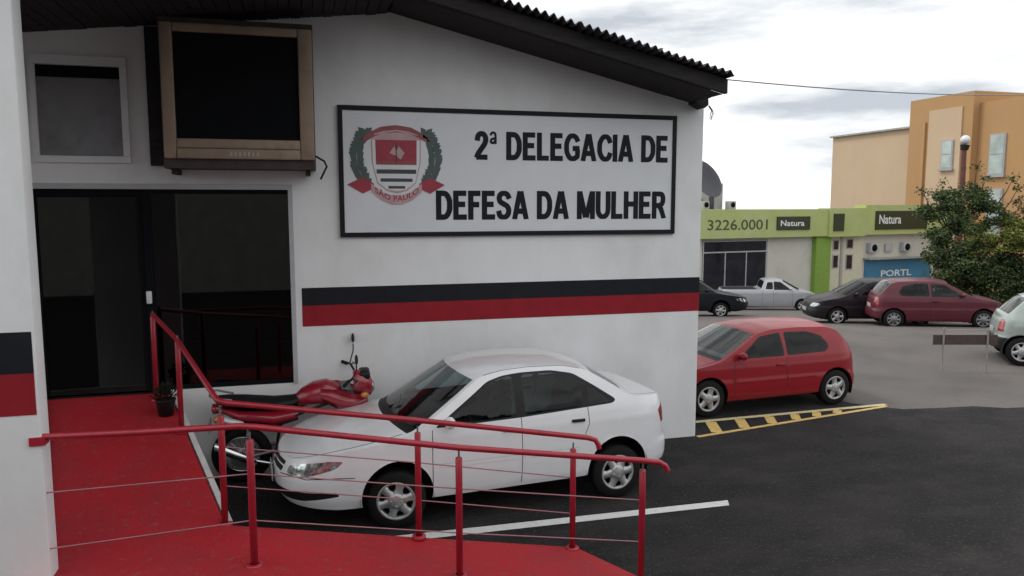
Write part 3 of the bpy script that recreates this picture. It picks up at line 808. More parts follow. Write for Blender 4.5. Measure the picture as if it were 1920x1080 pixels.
def make_car(c, name, label, paint, loc, rotz, pitch=0.0, glass_m='car_glass', bumper=None, group=None):
    root = empty(name, loc, (0, pitch, rotz), label, c.get('cat', 'car'), group)
    Lc, hw = c['L'], c['hw']
    plan = catmull([(x, y) for x, y in c['plan']])
    ss = [0]
    for a, b in zip(plan, plan[1:]): ss.append(ss[-1] + (b - a).length)
    S = ss[-1]
    def plan_at(s):
        s = min(max(s, 0), S)
        lo, hi = 0, len(ss) - 1
        while hi - lo > 1:
            m = (lo + hi) // 2
            if ss[m] <= s: lo = m
            else: hi = m
        t = (s - ss[lo]) / max(1e-9, ss[hi] - ss[lo])
        p = plan[lo].lerp(plan[hi], t)
        tg = (plan[hi] - plan[lo]).normalized()
        if lo > 0 and hi < len(plan) - 1:
            t0 = (plan[lo] - plan[lo - 1]).normalized().lerp((plan[hi] - plan[lo]).normalized(), .5)
            t1 = (plan[hi] - plan[lo]).normalized().lerp((plan[hi + 1] - plan[hi]).normalized(), .5)
            tg = t0.lerp(t1, t).normalized()
        return p, Vector((-tg.y, tg.x))            # outward normal for y>0 side
    tabx = [(p.x, s) for p, s in zip(plan, ss)]
    def s_of(x): return interp(tabx, x)
    E = smooth_fn(c['top'], c.get('soft', .07))
    side, front, rear = c['side'], c['front'], c['rear']
    def inset(s, z):
        p, n = plan_at(s)
        wf = min(1, max(0, 1 - (s - c['fs0']) / c['fs1'])); wf = wf * wf * (3 - 2 * wf)
        q = S - s
        wr = min(1, max(0, 1 - (q - c['rs0']) / c['rs1'])); wr = wr * wr * (3 - 2 * wr)
        v = interp(side, z)
        v = v + (interp(front, z) - v) * wf
        return v + (interp(rear, z) - v) * wr
    def pos(s, z):
        p, n = plan_at(s)
        i = inset(s, z)
        q = p - n * i
        return Vector((q.x, max(q.y, 0) if s > .02 and s < S - .02 else (0 if s <= .001 or s >= S - .001 else max(q.y, 0)), z))
    def nrm(s, z):
        a = pos(min(s + .012, S), z) - pos(max(s - .012, 0), z)
        b = pos(s, z + .012) - pos(s, z - .012)
        n = b.cross(a)
        return n.normalized() if n.length > 1e-9 else Vector((0, 1, 0))
    zb = c['sill']
    # ---- regions in (s, z)
    X = lambda poly: [(s_of(x), z) for x, z in poly]
    wins = [(nm, X(dense(rnd(pl, .04)))) for nm, pl in c['windows']]
    surr = [X(dense(rnd(pl, .05))) for pl in c['surround']]
    doors = [X(dense(pl, .08)) for pl in c['doors']]
    seams = [X(line_poly(dense(pl + pl[::-1], .08)[:max(2, len(dense(pl, .08)) + 1)], .011)) for pl in []]
    for pl in c['seams']:
        pts = []
        for (a, b), (c_, d_) in zip(pl, pl[1:]):
            n = max(1, int(math.hypot(c_ - a, d_ - b) / .08))
            pts += [(a + (c_ - a) * k / n, b + (d_ - b) * k / n) for k in range(n)]
        pts.append(pl[-1])
        seams.append(X(line_poly(pts, .008)))
    for pl in c.get('sseams', []): seams.append(line_poly(pl, .008))
    heads = [dense(rnd(pl, .03), .04) for pl in c['head']]
    tails = [(m_, dense(rnd([(S - a, z) for a, z in pl], .02), .04)) for m_, pl in c['tail']]
    grilles = [dense(rnd(pl, .02), .05) for pl in c['grille']]
    mould = [X(dense(pl, .1)) for pl in c.get('mould', [])]
    arches = []
    for xw in (c['xf'], c['xr']):
        arches.append([(s_of(xw + c['ar'] * math.cos(a)), c.get('az', c['R'] + .01) + c['ar'] * math.sin(a)) for a in [2 * math.pi * k / 44 for k in range(44)]])
    nS = int(S / .06)
    bnd = [(S * i / nS, zb(plan_at(S * i / nS)[0].x)) for i in range(nS + 1)]
    nT = int(S / .03)
    topb = [(S * i / nT, E(plan_at(S * i / nT)[0].x)) for i in range(nT + 1)]
    outline = bnd + topb[::-1]
    polys = [outline] + [p for _, p in wins] + surr + doors + seams + heads + [p for _, p in tails] + grilles + mould + arches
    vs = []; es = []
    for pl in polys:
        o = len(vs); vs += [Vector(p) for p in pl]
        es += [(o + i, o + (i + 1) % len(pl)) for i in range(len(pl))]
    cons = list(vs)
    for i in range(1, nS):
        for k in range(30):
            s_, z_ = S * i / nS, .15 + k * .055
            p_ = (s_ + .011 * (k % 2), z_)
            if not zb(plan_at(s_)[0].x) + .02 < z_ < E(plan_at(s_)[0].x) - .02: continue
            if any(inside(w_, *p_) for w_ in surr): continue
            if any(abs(p_[0] - q_.x) < .02 and abs(p_[1] - q_.y) < .02 for q_ in cons): continue
            vs.append(Vector(p_))
    V, _, T, *_ = delaunay_2d_cdt(vs, es, [], 0, 1e-5)
    outl = outline
    groups = {}
    P3 = [pos(v.x, v.y) for v in V]; N3 = [nrm(v.x, v.y) for v in V]
    fb, rb_ = c['bump_f'], c['bump_r']
    for t in T:
        cx = sum(V[i].x for i in t) / 3; cz = sum(V[i].y for i in t) / 3
        if not inside(outl, cx, cz): continue
        if any(inside(a, cx, cz) for a in arches): continue
        xw = plan_at(cx)[0].x
        key = None
        for i, (nm, p) in enumerate(wins):
            if inside(p, cx, cz): key = ('win', i); break
        if key is None and any(inside(p, cx, cz) for p in surr): key = ('surround', 0)
        if key is None and any(inside(p, cx, cz) for p in seams): key = ('seam', 0)
        if key is None and any(inside(p, cx, cz) for p in heads): key = ('head', 0)
        if key is None:
            for i, (m_, p) in enumerate(tails):
                if inside(p, cx, cz): key = ('tail', i); break
        if key is None and any(inside(p, cx, cz) for p in grilles): key = ('grille', 0)
        if key is None and any(inside(p, cx, cz) for p in mould): key = ('mould', 0)
        if key is None and cz < fb and xw < c['xf'] - c['ar'] * .7: key = ('bump', 0)
        if key is None and cz < rb_ and xw > c['xr'] + c['ar'] * .7: key = ('bump', 1)
        if key is None:
            for i, p in enumerate(doors):
                if inside(p, cx, cz): key = ('door', i); break
        if key is None: key = ('body', 0)
        groups.setdefault(key, []).append(t)
    body_v = []; body_f = []; body_n = []
    def emit(tris, sgn, vlist, flist, nlist, lift=0.0):
        mp_ = {}
        for t in tris:
            f = []
            for i in t:
                if i not in mp_:
                    mp_[i] = len(vlist)
                    p = P3[i] + N3[i] * lift; n = N3[i]
                    vlist.append(Vector((p.x, p.y * sgn, p.z))); nlist.append(Vector((n.x, n.y * sgn, n.z)))
                f.append(mp_[i])
            a, b, c3 = (vlist[k] for k in f)
            fn = (b - a).cross(c3 - a)
            if fn.dot(nlist[f[0]]) < 0: f = f[::-1]
            flist.append(f)
    def islands(f):
        par_ = {}
        def fd(a):
            while par_.setdefault(a, a) != a: par_[a] = par_[par_[a]]; a = par_[a]
            return a
        for ff in f:
            for b in ff[1:]: par_[fd(b)] = fd(ff[0])
        out = {}
        for ff in f: out.setdefault(fd(ff[0]), []).append(ff)
        return list(out.values())
    def obj_split(nm, v, f, n, m_, par):
        for fs_ in islands(f):
            ids = sorted({i for ff in fs_ for i in ff}); mp2_ = {i: k for k, i in enumerate(ids)}
            obj(nm, [v[i] for i in ids], [[mp2_[i] for i in ff] for ff in fs_], [n[i] for i in ids], m_, par)
    def obj(nm, v, f, n, m_, par):
        me = bpy.data.meshes.new(nm)
        me.from_pydata(v, [], f)
        me.polygons.foreach_set('use_smooth', [True] * len(f))
        me.materials.append(M[m_])
        if n is not None: me.normals_split_custom_set_from_vertices([tuple(q) for q in n])
        o = bpy.data.objects.new(nm, me); col.objects.link(o); o.parent = par
        return o
    door_objs = {}
    bm_ = bumper or paint
    order = sorted(groups, key=lambda k: {'door': 0}.get(k[0], 1))
    for key in order:
        tr = groups[key]
        kind, i = key
        if kind in ('body', 'seam', 'surround', 'grille', 'mould', 'bump'):
            for sgn in (1, -1):
                v, f, n = (body_v, body_f, body_n) if kind == 'body' else ([], [], [])
                emit(tr, sgn, v, f, n, {'surround': .0, 'mould': .004}.get(kind, 0))
                if kind == 'body': continue
                nm, m_ = {'seam': ('panel_gap', 'seam'), 'surround': ('window_surround', 'plastic'), 'grille': ('grille', 'plastic'),
                          'mould': ('side_moulding', 'plastic'), 'bump': ('bumper', bm_)}[kind]
                if kind == 'mould' and c.get('mould_paint'): m_ = paint
                obj_split(nm, v, f, n, m_, root)
        else:
            for sgn in (1, -1):
                v, f, n = [], [], []
                emit(tr, sgn, v, f, n)
                if kind == 'door': door_objs[(i, sgn)] = obj('door', v, f, n, paint, root)
                elif kind == 'win':
                    di = c['windows'][i][0]
                    par = door_objs.get((di, sgn), root) if di is not None else root
                    obj('side_window', v, f, n, 'side_glass' if glass_m == 'car_glass' else glass_m, par)
                elif kind == 'head': obj('headlight', v, f, n, 'lamp_lens', root)
                elif kind == 'tail': obj('tail_light', v, f, n, tails[i][0], root)
    # ---- top surface: rows across the car
    crown = smooth_fn(c['crown'], .1); bow = smooth_fn(c['bow'], .1)
    svals = sorted(set([0, S] + [S * i / 90 for i in range(91)] + [s_of(x) for x in c['cuts']]))
    tv = [-1, -.985, -.965, -.93, -.915, -.9, -.75, -.6, -.45, -.3, -.15, 0, .15, .3, .45, .6, .75, .9, .915, .93, .965, .985, 1]
    def tpos(s, t):
        x0 = plan_at(s)[0].x
        e_ = pos(s, E(x0)); k = min(1, e_.y / (hw * .6))
        q = 1 - t * t
        return Vector((e_.x - bow(x0) * q * k, e_.y * t, e_.z + crown(x0) * q * k * k))
    def tn(s, t):
        a = tpos(min(S, s + .02), t) - tpos(max(0, s - .02), t)
        b = tpos(s, min(1, t + .05)) - tpos(s, max(-1, t - .05))
        n = a.cross(b)
        n = n.normalized() if n.length > 1e-9 else Vector((0, 0, 1))
        return n if n.z > -.2 else -n
    parts = {}
    for i in range(len(svals) - 1):
        for k in range(len(tv) - 1):
            xm = plan_at((svals[i] + svals[i + 1]) / 2)[0].x; tm = (tv[k] + tv[k + 1]) / 2
            key = 'body'
            for nm, x0, x1, tl in c['panels']:
                if x0 <= xm <= x1 and abs(tm) < tl: key = nm; break
            if c.get('drip') and c['drip'][0] < xm < c['drip'][1] and .965 < abs(tm) < .985: key = 'panel_gap'
            parts.setdefault(key, []).append((i, k))
    for key, cells in parts.items():
        v, f, n = ([], [], []) if key != 'body' else (body_v, body_f, body_n)
        mp_ = {}
        for i, k in cells:
            ff = []
            for (a, b) in ((i, k), (i + 1, k), (i + 1, k + 1), (i, k + 1)):
                if (a, b) not in mp_:
                    mp_[(a, b)] = len(v); v.append(tpos(svals[a], tv[b])); n.append(tn(svals[a], tv[b]))
                ff.append(mp_[(a, b)])
            fn = (v[ff[1]] - v[ff[0]]).cross(v[ff[3]] - v[ff[0]])
            if fn.dot(n[ff[0]]) < 0: ff = ff[::-1]
            f.append(ff)
        if key == 'body': continue
        m_ = {'windscreen': glass_m, 'rear_window': glass_m, 'cowl': 'plastic', 'bed': 'plastic', 'panel_gap': 'seam'}.get(key, paint)
        obj_split(key, v, f, n, m_, root)
    obj('body', body_v, body_f, body_n, paint, root)
    # ---- roof lining
    rl = [s_ for s_ in svals if c['lining'][0] <= plan_at(s_)[0].x <= c['lining'][1]] if c.get('lining') else []
    if len(rl) > 1:
        tt = [-.95, -.6, -.2, .2, .6, .95]
        v = [tpos(s_, t_) - Vector((0, 0, .03)) for s_ in rl for t_ in tt]
        f = [(i * 6 + k, i * 6 + k + 1, i * 6 + k + 7, i * 6 + k + 6) for i in range(len(rl) - 1) for k in range(5)]
        obj('roof_lining', v, f, None, 'lining', root)
    # ---- underside, wheel wells, cabin
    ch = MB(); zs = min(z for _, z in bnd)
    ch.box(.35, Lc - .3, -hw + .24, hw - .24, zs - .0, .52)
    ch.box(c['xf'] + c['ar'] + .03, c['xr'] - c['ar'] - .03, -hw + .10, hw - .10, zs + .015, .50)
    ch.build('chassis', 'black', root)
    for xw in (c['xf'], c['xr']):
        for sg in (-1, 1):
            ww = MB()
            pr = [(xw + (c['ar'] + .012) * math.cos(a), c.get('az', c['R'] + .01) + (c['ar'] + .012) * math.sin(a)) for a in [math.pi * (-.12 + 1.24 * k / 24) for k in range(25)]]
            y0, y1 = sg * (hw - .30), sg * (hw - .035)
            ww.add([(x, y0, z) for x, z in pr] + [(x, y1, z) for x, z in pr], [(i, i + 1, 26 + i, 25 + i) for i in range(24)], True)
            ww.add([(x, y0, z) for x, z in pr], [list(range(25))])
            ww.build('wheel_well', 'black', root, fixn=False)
    xa, xb = c['cabin']
    dz = c['belt']
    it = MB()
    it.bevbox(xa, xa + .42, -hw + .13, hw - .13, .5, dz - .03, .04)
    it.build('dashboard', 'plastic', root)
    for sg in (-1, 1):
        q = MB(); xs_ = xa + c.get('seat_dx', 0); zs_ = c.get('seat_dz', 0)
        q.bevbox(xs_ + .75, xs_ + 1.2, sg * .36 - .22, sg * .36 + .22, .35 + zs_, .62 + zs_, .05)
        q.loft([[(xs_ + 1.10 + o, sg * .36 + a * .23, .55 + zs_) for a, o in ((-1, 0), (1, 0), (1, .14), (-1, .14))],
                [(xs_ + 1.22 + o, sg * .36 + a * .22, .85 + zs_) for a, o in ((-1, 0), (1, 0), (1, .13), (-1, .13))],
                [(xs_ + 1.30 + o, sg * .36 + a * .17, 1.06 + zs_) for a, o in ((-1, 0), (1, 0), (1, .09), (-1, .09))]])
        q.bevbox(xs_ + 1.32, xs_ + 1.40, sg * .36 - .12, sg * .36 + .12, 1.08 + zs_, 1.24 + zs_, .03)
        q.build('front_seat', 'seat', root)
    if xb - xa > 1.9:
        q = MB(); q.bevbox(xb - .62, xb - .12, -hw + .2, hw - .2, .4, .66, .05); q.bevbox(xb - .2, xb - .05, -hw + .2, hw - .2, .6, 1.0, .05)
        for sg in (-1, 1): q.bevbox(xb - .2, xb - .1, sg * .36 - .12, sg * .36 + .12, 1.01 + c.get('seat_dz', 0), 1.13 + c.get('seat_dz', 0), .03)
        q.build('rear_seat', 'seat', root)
    q = MB(); q.tube([(xa + .55 - .06 * math.sin(a), -.36 * c.get('lhd', 1) + .18 * math.cos(a), .90 + .17 * math.sin(a)) for a in [2 * math.pi * k / 20 for k in range(20)]], .014, 6, closed=True)
    q.build('steering_wheel', 'plastic', root)
    # ---- wheels
    ty, bk, rm = wheel_mesh(c['R'], c.get('tw', .175), c.get('wheel', 'cap'))
    first = None
    for xw in (c['xf'], c['xr']):
        for sg in (-1, 1):
            yw = sg * (hw - c.get('tw', .175) / 2 - .03)
            rot = (0, .35 * xw, 0 if sg < 0 else math.pi)
            if sg < 0 and xw == c['xf'] and c.get('steer'): rot = (0, 0, c['steer'])
            if first is None:
                t_ = ty.build('wheel', 'black', root); t_.location = (xw, yw, c['R']); t_.rotation_euler = rot
                b_ = bk.build('hub_backing', 'black', t_); r_ = rm.build('rim', c.get('rim_m', 'alloy'), t_)
                first = (t_, b_, r_)
            else:
                t_ = share(first[0], root, (xw, yw, c['R']), rot)
                share(first[1], t_); share(first[2], t_)
    # ---- mirrors, handles, plates, wipers
    mx_, mz_ = c['mirror']
    for sg in (-1, 1):
        p = pos(s_of(mx_), mz_)
        q = MB(); q.ellip((p.x - .02, sg * (p.y + .085), mz_ + .05), (.055, .085, .06), 14, 8); q.tube([(p.x, sg * (p.y - .02), mz_), (p.x - .01, sg * (p.y + .05), mz_ + .03)], .022, 8)
        q.build('wing_mirror', c.get('mirror_m', paint), root)
        for i, (hx, hz) in enumerate(c['handles']):
            p = pos(s_of(hx), hz)
            q = MB(); q.bevbox(hx - .075, hx + .075, min(sg * (p.y - .004), sg * (p.y + .022)), max(sg * (p.y - .004), sg * (p.y + .022)), hz - .016, hz + .016, .008)
            q.build('handle', c.get('handle_m', paint), door_objs.get((i, sg), root))
    pf = pos(0, c['plate_f']); q = MB(); q.bevbox(pf.x - .016, pf.x - .004, -.20, .20, c['plate_f'] - .06, c['plate_f'] + .06, .004)
    q.build('number_plate', 'plate', root)
    pr_ = pos(S, c['plate_r']); q = MB(); q.bevbox(pr_.x + .004, pr_.x + .016, -.20, .20, c['plate_r'] - .06, c['plate_r'] + .06, .004)
    q.build('number_plate', 'plate', root)
    if c.get('badge'):
        pf = pos(0, c['badge']); q = MB(); q.bevbox(pf.x - .02, pf.x - .002, -.06, .06, c['badge'] - .018, c['badge'] + .018, .008); q.build('badge', 'chrome', root)
    return root

def plan_of(L_, h):
    return [(0, 0), (.008, h * .30), (.035, h * .58), (.10, h * .78), (.22, h * .89), (.45, h * .955), (.85, h * .988), (L_ * .5, h), (L_ - .75, h * .985), (L_ - .34, h * .94), (L_ - .12, h * .80), (L_ - .035, h * .58), (L_ - .008, h * .32), (L_, 0)]
SIDE = [(.12, .085), (.2, .055), (.3, .018), (.45, .002), (.58, .0), (.60, .006), (.78, .012), (.90, .035), (.96, .055), (1.15, .125), (1.33, .215), (1.45, .29)]
FRONT = [(.12, .14), (.2, .08), (.28, .03), (.36, .0), (.47, .0), (.52, .025), (.60, .05), (.68, .10), (.74, .17), (.9, .3)]
REAR = [(.12, .12), (.22, .05), (.32, .0), (.5, .0), (.545, .035), (.7, .04), (.85, .06), (.96, .10), (1.1, .16), (1.4, .3)]

ZU = lambda pr: [(z * 1.06 + .05, v) for z, v in pr]
sedan = dict(L=4.25, hw=.805, plan=[(-.07, 0), (-.055, .2), (.0, .42), (.11, .59), (.29, .705), (.55, .765), (.9, .795)] + plan_of(4.25, .805)[7:], cat='car', side=ZU(SIDE), front=ZU(FRONT), rear=ZU(REAR), fs0=.35, fs1=.75, rs0=.40, rs1=.6,
    top=[(-.07, .715), (.0, .725), (.10, .745), (.5, .825), (.95, .895), (1.25, .955), (1.52, 1.135), (1.96, 1.428), (2.2, 1.47), (2.5, 1.485), (2.9, 1.475), (3.16, 1.42), (3.45, 1.245), (3.64, 1.125), (3.74, 1.105), (4.02, 1.09), (4.18, 1.065), (4.25, 1.05)], soft=.06,
    sill=lambda x: interp([(0, .30), (.5, .25), (1.3, .275), (2.9, .29), (3.7, .32), (4.25, .36)], x),
    xf=1.07, xr=3.48, ar=.355, az=.345, R=.292, tw=.18, belt=.97, cabin=(1.36, 3.45),
    windows=[(0, [(1.53, 1.005), (2.05, 1.365), (2.20, 1.405), (2.31, 1.418), (2.31, 1.025)]), (1, [(2.41, 1.03), (2.41, 1.42), (2.75, 1.418), (2.96, 1.375), (3.06, 1.30), (3.08, 1.06)]), (None, [(3.14, 1.065), (3.14, 1.265), (3.26, 1.19), (3.41, 1.085)])],
    surround=[[(1.44, .985), (2.03, 1.38), (2.20, 1.425), (2.40, 1.442), (2.75, 1.442), (3.0, 1.395), (3.2, 1.275), (3.47, 1.10), (3.43, 1.062), (2.4, 1.01)]],
    doors=[[(1.44, .30), (1.44, 1.0), (1.50, 1.04), (2.02, 1.41), (2.36, 1.465), (2.36, .30)], [(2.36, .30), (2.36, 1.465), (2.78, 1.47), (3.05, 1.40), (3.18, 1.28), (3.13, .85), (3.03, .70), (2.98, .30)]],
    seams=[[(1.42, .32), (1.415, .7), (1.42, .97)], [(2.36, .32), (2.365, .7), (2.36, 1.01)], [(3.08, .76), (3.13, .88), (3.12, 1.07)]], drip=(2.0, 3.1),
    head=[[(.48, .60), (.50, .67), (.68, .715), (.98, .752), (1.12, .745), (1.04, .675), (.76, .60)]],
    tail=[('tail_red', [(.36, .77), (.36, 1.01), (.62, 1.01), (.80, .92), (.74, .77)])],
    grille=[[(-.02, .655), (-.02, .70), (.42, .695), (.40, .655)], [(-.02, .59), (-.02, .64), (.39, .64), (.36, .59)], [(-.02, .35), (-.02, .44), (.60, .45), (1.05, .44), (1.07, .40), (.70, .355)]], sseams=[[(.36, .572), (.75, .575), (1.22, .578)]],
    mould=[[(1.50, .585), (1.50, .625), (2.34, .63), (2.34, .59)], [(2.39, .59), (2.39, .63), (3.0, .632), (3.0, .592)]], mould_paint=True,
    bump_f=.57, bump_r=.62,
    crown=[(-.07, .0), (.15, .03), (.8, .045), (1.25, .04), (1.95, .035), (2.5, .035), (3.0, .03), (3.5, .03), (4.25, .01)],
    bow=[(-.07, 0), (.5, .02), (1.1, .12), (1.27, .15), (1.95, .10), (2.4, .02), (3.0, -.05), (3.6, -.09), (3.9, -.03), (4.25, 0)],
    cuts=[.0, 1.15, 1.19, 1.26, 1.29, 1.91, 3.22, 3.56, 3.66, 3.665],
    panels=[('windscreen', 1.29, 1.91, .93), ('cowl', 1.19, 1.29, .93), ('rear_window', 3.22, 3.56, .93), ('bonnet', .0, 1.15, .9), ('panel_gap', .0, 1.15, .915), ('panel_gap', 3.66, 3.665, .9), ('boot_lid', 3.665, 4.2, .9), ('panel_gap', 3.665, 4.2, .915)],
    mirror=(1.60, 1.0), handles=[(2.23, .90), (3.0, .92)], handle_m='plastic', lining=(1.97, 3.2), seat_dx=-.40, seat_dz=.07, plate_f=.50, plate_r=.72, badge=.648, wheel='cap', steer=-.25)

def hatch_spec(Lc, fo, wb, hgt, three=True, **kw):
    """small hatchback: front overhang fo, wheelbase wb"""
    k = hgt / 1.43
    xr = fo + wb
    b = 1.02
    d = dict(L=Lc, hw=.80, plan=plan_of(Lc, .80), side=[(z * k, i) for z, i in SIDE], front=[(z * k, i) for z, i in FRONT], rear=[(z * k, i * 1.2) for z, i in REAR], fs0=.35, fs1=.7, rs0=.42, rs1=.55,
        top=[(0, .69 * k), (.12, .715 * k), (.45, .81 * k), (.85, .88 * k), (1.02, .93 * k), (1.72, 1.32 * k), (2.0, 1.375 * k), (2.5, 1.385 * k), (Lc - .66, 1.365 * k), (Lc - .45, 1.30 * k), (Lc - .13, .98 * k), (Lc - .06, .93 * k), (Lc, .90 * k)], soft=.06,
        sill=lambda x: interp([(0, .24), (.5, .20), (1.2, .225), (2.6, .235), (Lc, .30)], x),
        xf=fo, xr=xr, ar=.325, R=.285, tw=.175, belt=.93 * k, cabin=(1.05, Lc - .75),
        crown=[(0, 0), (.15, .035), (.8, .055), (1.05, .05), (1.7, .06), (2.4, .05), (Lc - .5, .05), (Lc - .1, .03), (Lc, 0)],
        bow=[(0, 0), (.5, .02), (1.0, .13), (1.7, .09), (2.2, .02), (Lc - .6, -.04), (Lc - .1, -.09), (Lc, 0)],
        cuts=[.08, .97, 1.03, 1.06, 1.68, Lc - .52, Lc - .17], bump_f=.53 * k, bump_r=.55 * k,
        panels=[('windscreen', 1.06, 1.68, .93), ('cowl', .97, 1.06, .93), ('rear_window', Lc - .52, Lc - .17, .9), ('bonnet', .08, .97, .9), ('panel_gap', .08, .97, .915)],
        head=[[(.36, .58 * k), (.38, .67 * k), (.58, .71 * k), (.80, .70 * k), (.84, .65 * k), (.62, .58 * k)]],
        tail=[('tail_red', [(.40, .66 * k), (.42, .90 * k), (.60, .92 * k), (.68, .86 * k), (.66, .66 * k)])],
        grille=[[(-.02, .585 * k), (-.02, .655 * k), (.30, .65 * k), (.28, .585 * k)], [(-.02, .30), (-.02, .40), (.50, .41), (.52, .32), (.46, .30)]],
        lining=(1.74, Lc - .56), seat_dx=-.30, mirror=(1.34, .95 * k), plate_f=.46, plate_r=.62, wheel='five')
    if three:
        d.update(windows=[(0, [(1.34, .955 * k), (1.76, 1.255 * k), (2.10, 1.30 * k), (2.08, .96 * k)]), (None, [(2.20, .965 * k), (2.22, 1.305 * k), (2.62, 1.295 * k), (2.86, 1.22 * k), (2.98, 1.06 * k), (2.90, .985 * k)])],
            surround=[[(1.27, .94 * k), (1.74, 1.275 * k), (2.13, 1.325 * k), (2.13, .945 * k)], [(2.175, .95 * k), (2.195, 1.325 * k), (2.63, 1.315 * k), (2.89, 1.235 * k), (3.01, 1.06 * k), (2.92, .967 * k)]],
            doors=[[(1.22, .23), (1.22, .94 * k), (1.30, .97 * k), (1.74, 1.31 * k), (2.17, 1.345 * k), (2.15, .23)]],
            seams=[[(1.22, .28), (1.21, .6), (1.23, .925 * k)], [(2.15, .28), (2.155, .6), (2.15, .94 * k)], [(1.22, .285), (2.15, .29)]],
            mould=[[(1.25, .50), (1.25, .535), (2.13, .54), (2.13, .505)], [(2.18, .507), (2.18, .54), (xr - .42, .542), (xr - .42, .51)]], mould_paint=True, handles=[(2.03, .81 * k)])
    else:
        d.update(windows=[(0, [(1.34, .955 * k), (1.76, 1.255 * k), (2.00, 1.295 * k), (1.98, .96 * k)]), (1, [(2.07, .96 * k), (2.09, 1.30 * k), (2.55, 1.295 * k), (2.80, 1.20 * k), (2.86, .985 * k)])],
            surround=[[(1.27, .94 * k), (1.74, 1.275 * k), (2.03, 1.325 * k), (2.56, 1.317 * k), (2.84, 1.21 * k), (2.92, .965 * k), (2.0, .945 * k)]],
            doors=[[(1.22, .23), (1.22, .94 * k), (1.30, .97 * k), (1.74, 1.31 * k), (2.04, 1.345 * k), (2.03, .23)], [(2.03, .23), (2.04, 1.345 * k), (2.60, 1.335 * k), (2.88, 1.22 * k), (2.94, .95 * k), (2.75, .6), (2.7, .23)]],
            seams=[[(1.22, .28), (1.21, .6), (1.23, .925 * k)], [(2.03, .28), (2.03, .94 * k)], [(2.76, .62), (2.93, .9 * k)]],
            mould=[[(1.25, .50), (1.25, .54), (2.6, .545), (2.6, .505)]], handles=[(1.92, .81 * k), (2.68, .83 * k)])
    d.update(kw)
    return d

pickup = hatch_spec(4.42, .80, 2.72, 1.50, True)
k_ = 1.50 / 1.43
pickup.update(cat='pickup truck', soft=.035,
    top=[(0, .69 * k_), (.12, .715 * k_), (.45, .81 * k_), (.85, .88 * k_), (1.02, .93 * k_), (1.68, 1.31 * k_), (1.9, 1.355 * k_), (2.28, 1.35 * k_), (2.42, 1.31 * k_), (2.56, 1.02), (2.60, 1.0), (4.2, 1.0), (4.42, .99)],
    windows=[(0, [(1.34, .955 * k_), (1.74, 1.245 * k_), (1.98, 1.275 * k_), (1.98, .96 * k_)]), (None, [(2.08, .98 * k_), (2.08, 1.25 * k_), (2.28, 1.24 * k_), (2.36, .99 * k_)])],
    surround=[[(1.27, .94 * k_), (1.72, 1.27 * k_), (2.02, 1.295 * k_), (2.02, .945 * k_)], [(2.06, .965 * k_), (2.06, 1.268 * k_), (2.30, 1.26 * k_), (2.38, .972 * k_)]],
    doors=[[(1.22, .23), (1.22, .94 * k_), (1.30, .97 * k_), (1.72, 1.29 * k_), (2.04, 1.32 * k_), (2.04, .23)]],
    seams=[[(1.22, .28), (1.22, .925 * k_)], [(2.04, .28), (2.04, .94 * k_)], [(2.52, .3), (2.52, .98)]],
    mould=[[(2.6, .48), (2.6, .58), (3.0, .58), (3.0, .48)]], handles=[(1.93, .82 * k_)],
    cuts=[.08, .97, 1.03, 1.06, 1.64, 2.43, 2.55, 2.72, 4.3],
    panels=[('windscreen', 1.06, 1.64, .93), ('cowl', .97, 1.06, .93), ('rear_window', 2.43, 2.55, .9), ('bonnet', .08, .97, .9), ('panel_gap', .08, .97, .915), ('bed', 2.72, 4.3, .9)],
    crown=[(0, 0), (.15, .035), (.8, .055), (1.05, .05), (1.7, .05), (2.3, .04), (2.55, 0), (4.42, 0)],
    bow=[(0, 0), (.5, .02), (1.0, .13), (1.7, .09), (2.2, .0), (4.42, 0)], cabin=(1.05, 2.4), mirror=(1.34, .95 * k_))

def place(spec, nearf, rot, near_sign):
    """car origin (front centre on ground) from the ground contact of its camera-side front wheel"""
    c, s = math.cos(rot), math.sin(rot)
    yo = near_sign * (spec['hw'] - .12)
    x, y = nearf[0] - (c * spec['xf'] - s * yo), nearf[1] - (s * spec['xf'] + c * yo)
    return (x, y)

rot = R(4.5)
x, y = place(sedan, (.825, 7.36), rot, -1)
make_car(sedan, 'parked_sedan', 'white four-door sedan parked along the wall beside the ramp', 'paint_white', (x, y, .004), rot)
red = hatch_spec(3.70, .78, 2.32, 1.30, True)
rot = R(3)
x, y = place(red, (5.80, 10.12), rot, -1)
make_car(red, 'parked_hatchback', 'bright red three-door hatchback parked behind the wall corner', 'paint_red', (x, y, 0), rot)

def far_car(spec, name, label, paint, contact, rot, near_sign, which='xf', **kw):
    sp = dict(spec)
    if which == 'xr': sp['xf'] = spec['xr']
    x, y = place(sp, contact, rot, near_sign)
    mid = (x + math.cos(rot) * spec['L'] / 2, y + math.sin(rot) * spec['L'] / 2)
    cx, cy = math.cos(rot), math.sin(rot)
    z0, z1 = ground_z(x, y), ground_z(x + cx * spec['L'], y + cy * spec['L'])
    pitch = -math.atan2(z1 - z0, spec['L'])
    make_car(spec, name, label, paint, (x, y, z0), rot, pitch, **kw)
hb5 = hatch_spec(3.85, .78, 2.50, 1.42, False)
far_car(hatch_spec(3.66, .76, 2.36, 1.42, True, wheel='plain', handle_m='plastic', rim_m='steel'), 'parked_hatchback', 'faded maroon hatchback parked on the street in front of the tree', 'paint_maroon', (16.55, 18.35), R(180 - 27), 1, 'xr', glass_m='car_glass')
far_car(hb5, 'parked_hatchback', 'dark plum hatchback half hidden behind the maroon hatchback', 'paint_dark', (16.0, 20.1), R(-20), -1, glass_m='dark_glass', bumper='plastic')
far_car(sedan, 'parked_sedan', 'black sedan parked in front of the shop window, cut off by the wall', 'paint_black', (14.95, 25.2), R(180 - 18), 1, glass_m='dark_glass')
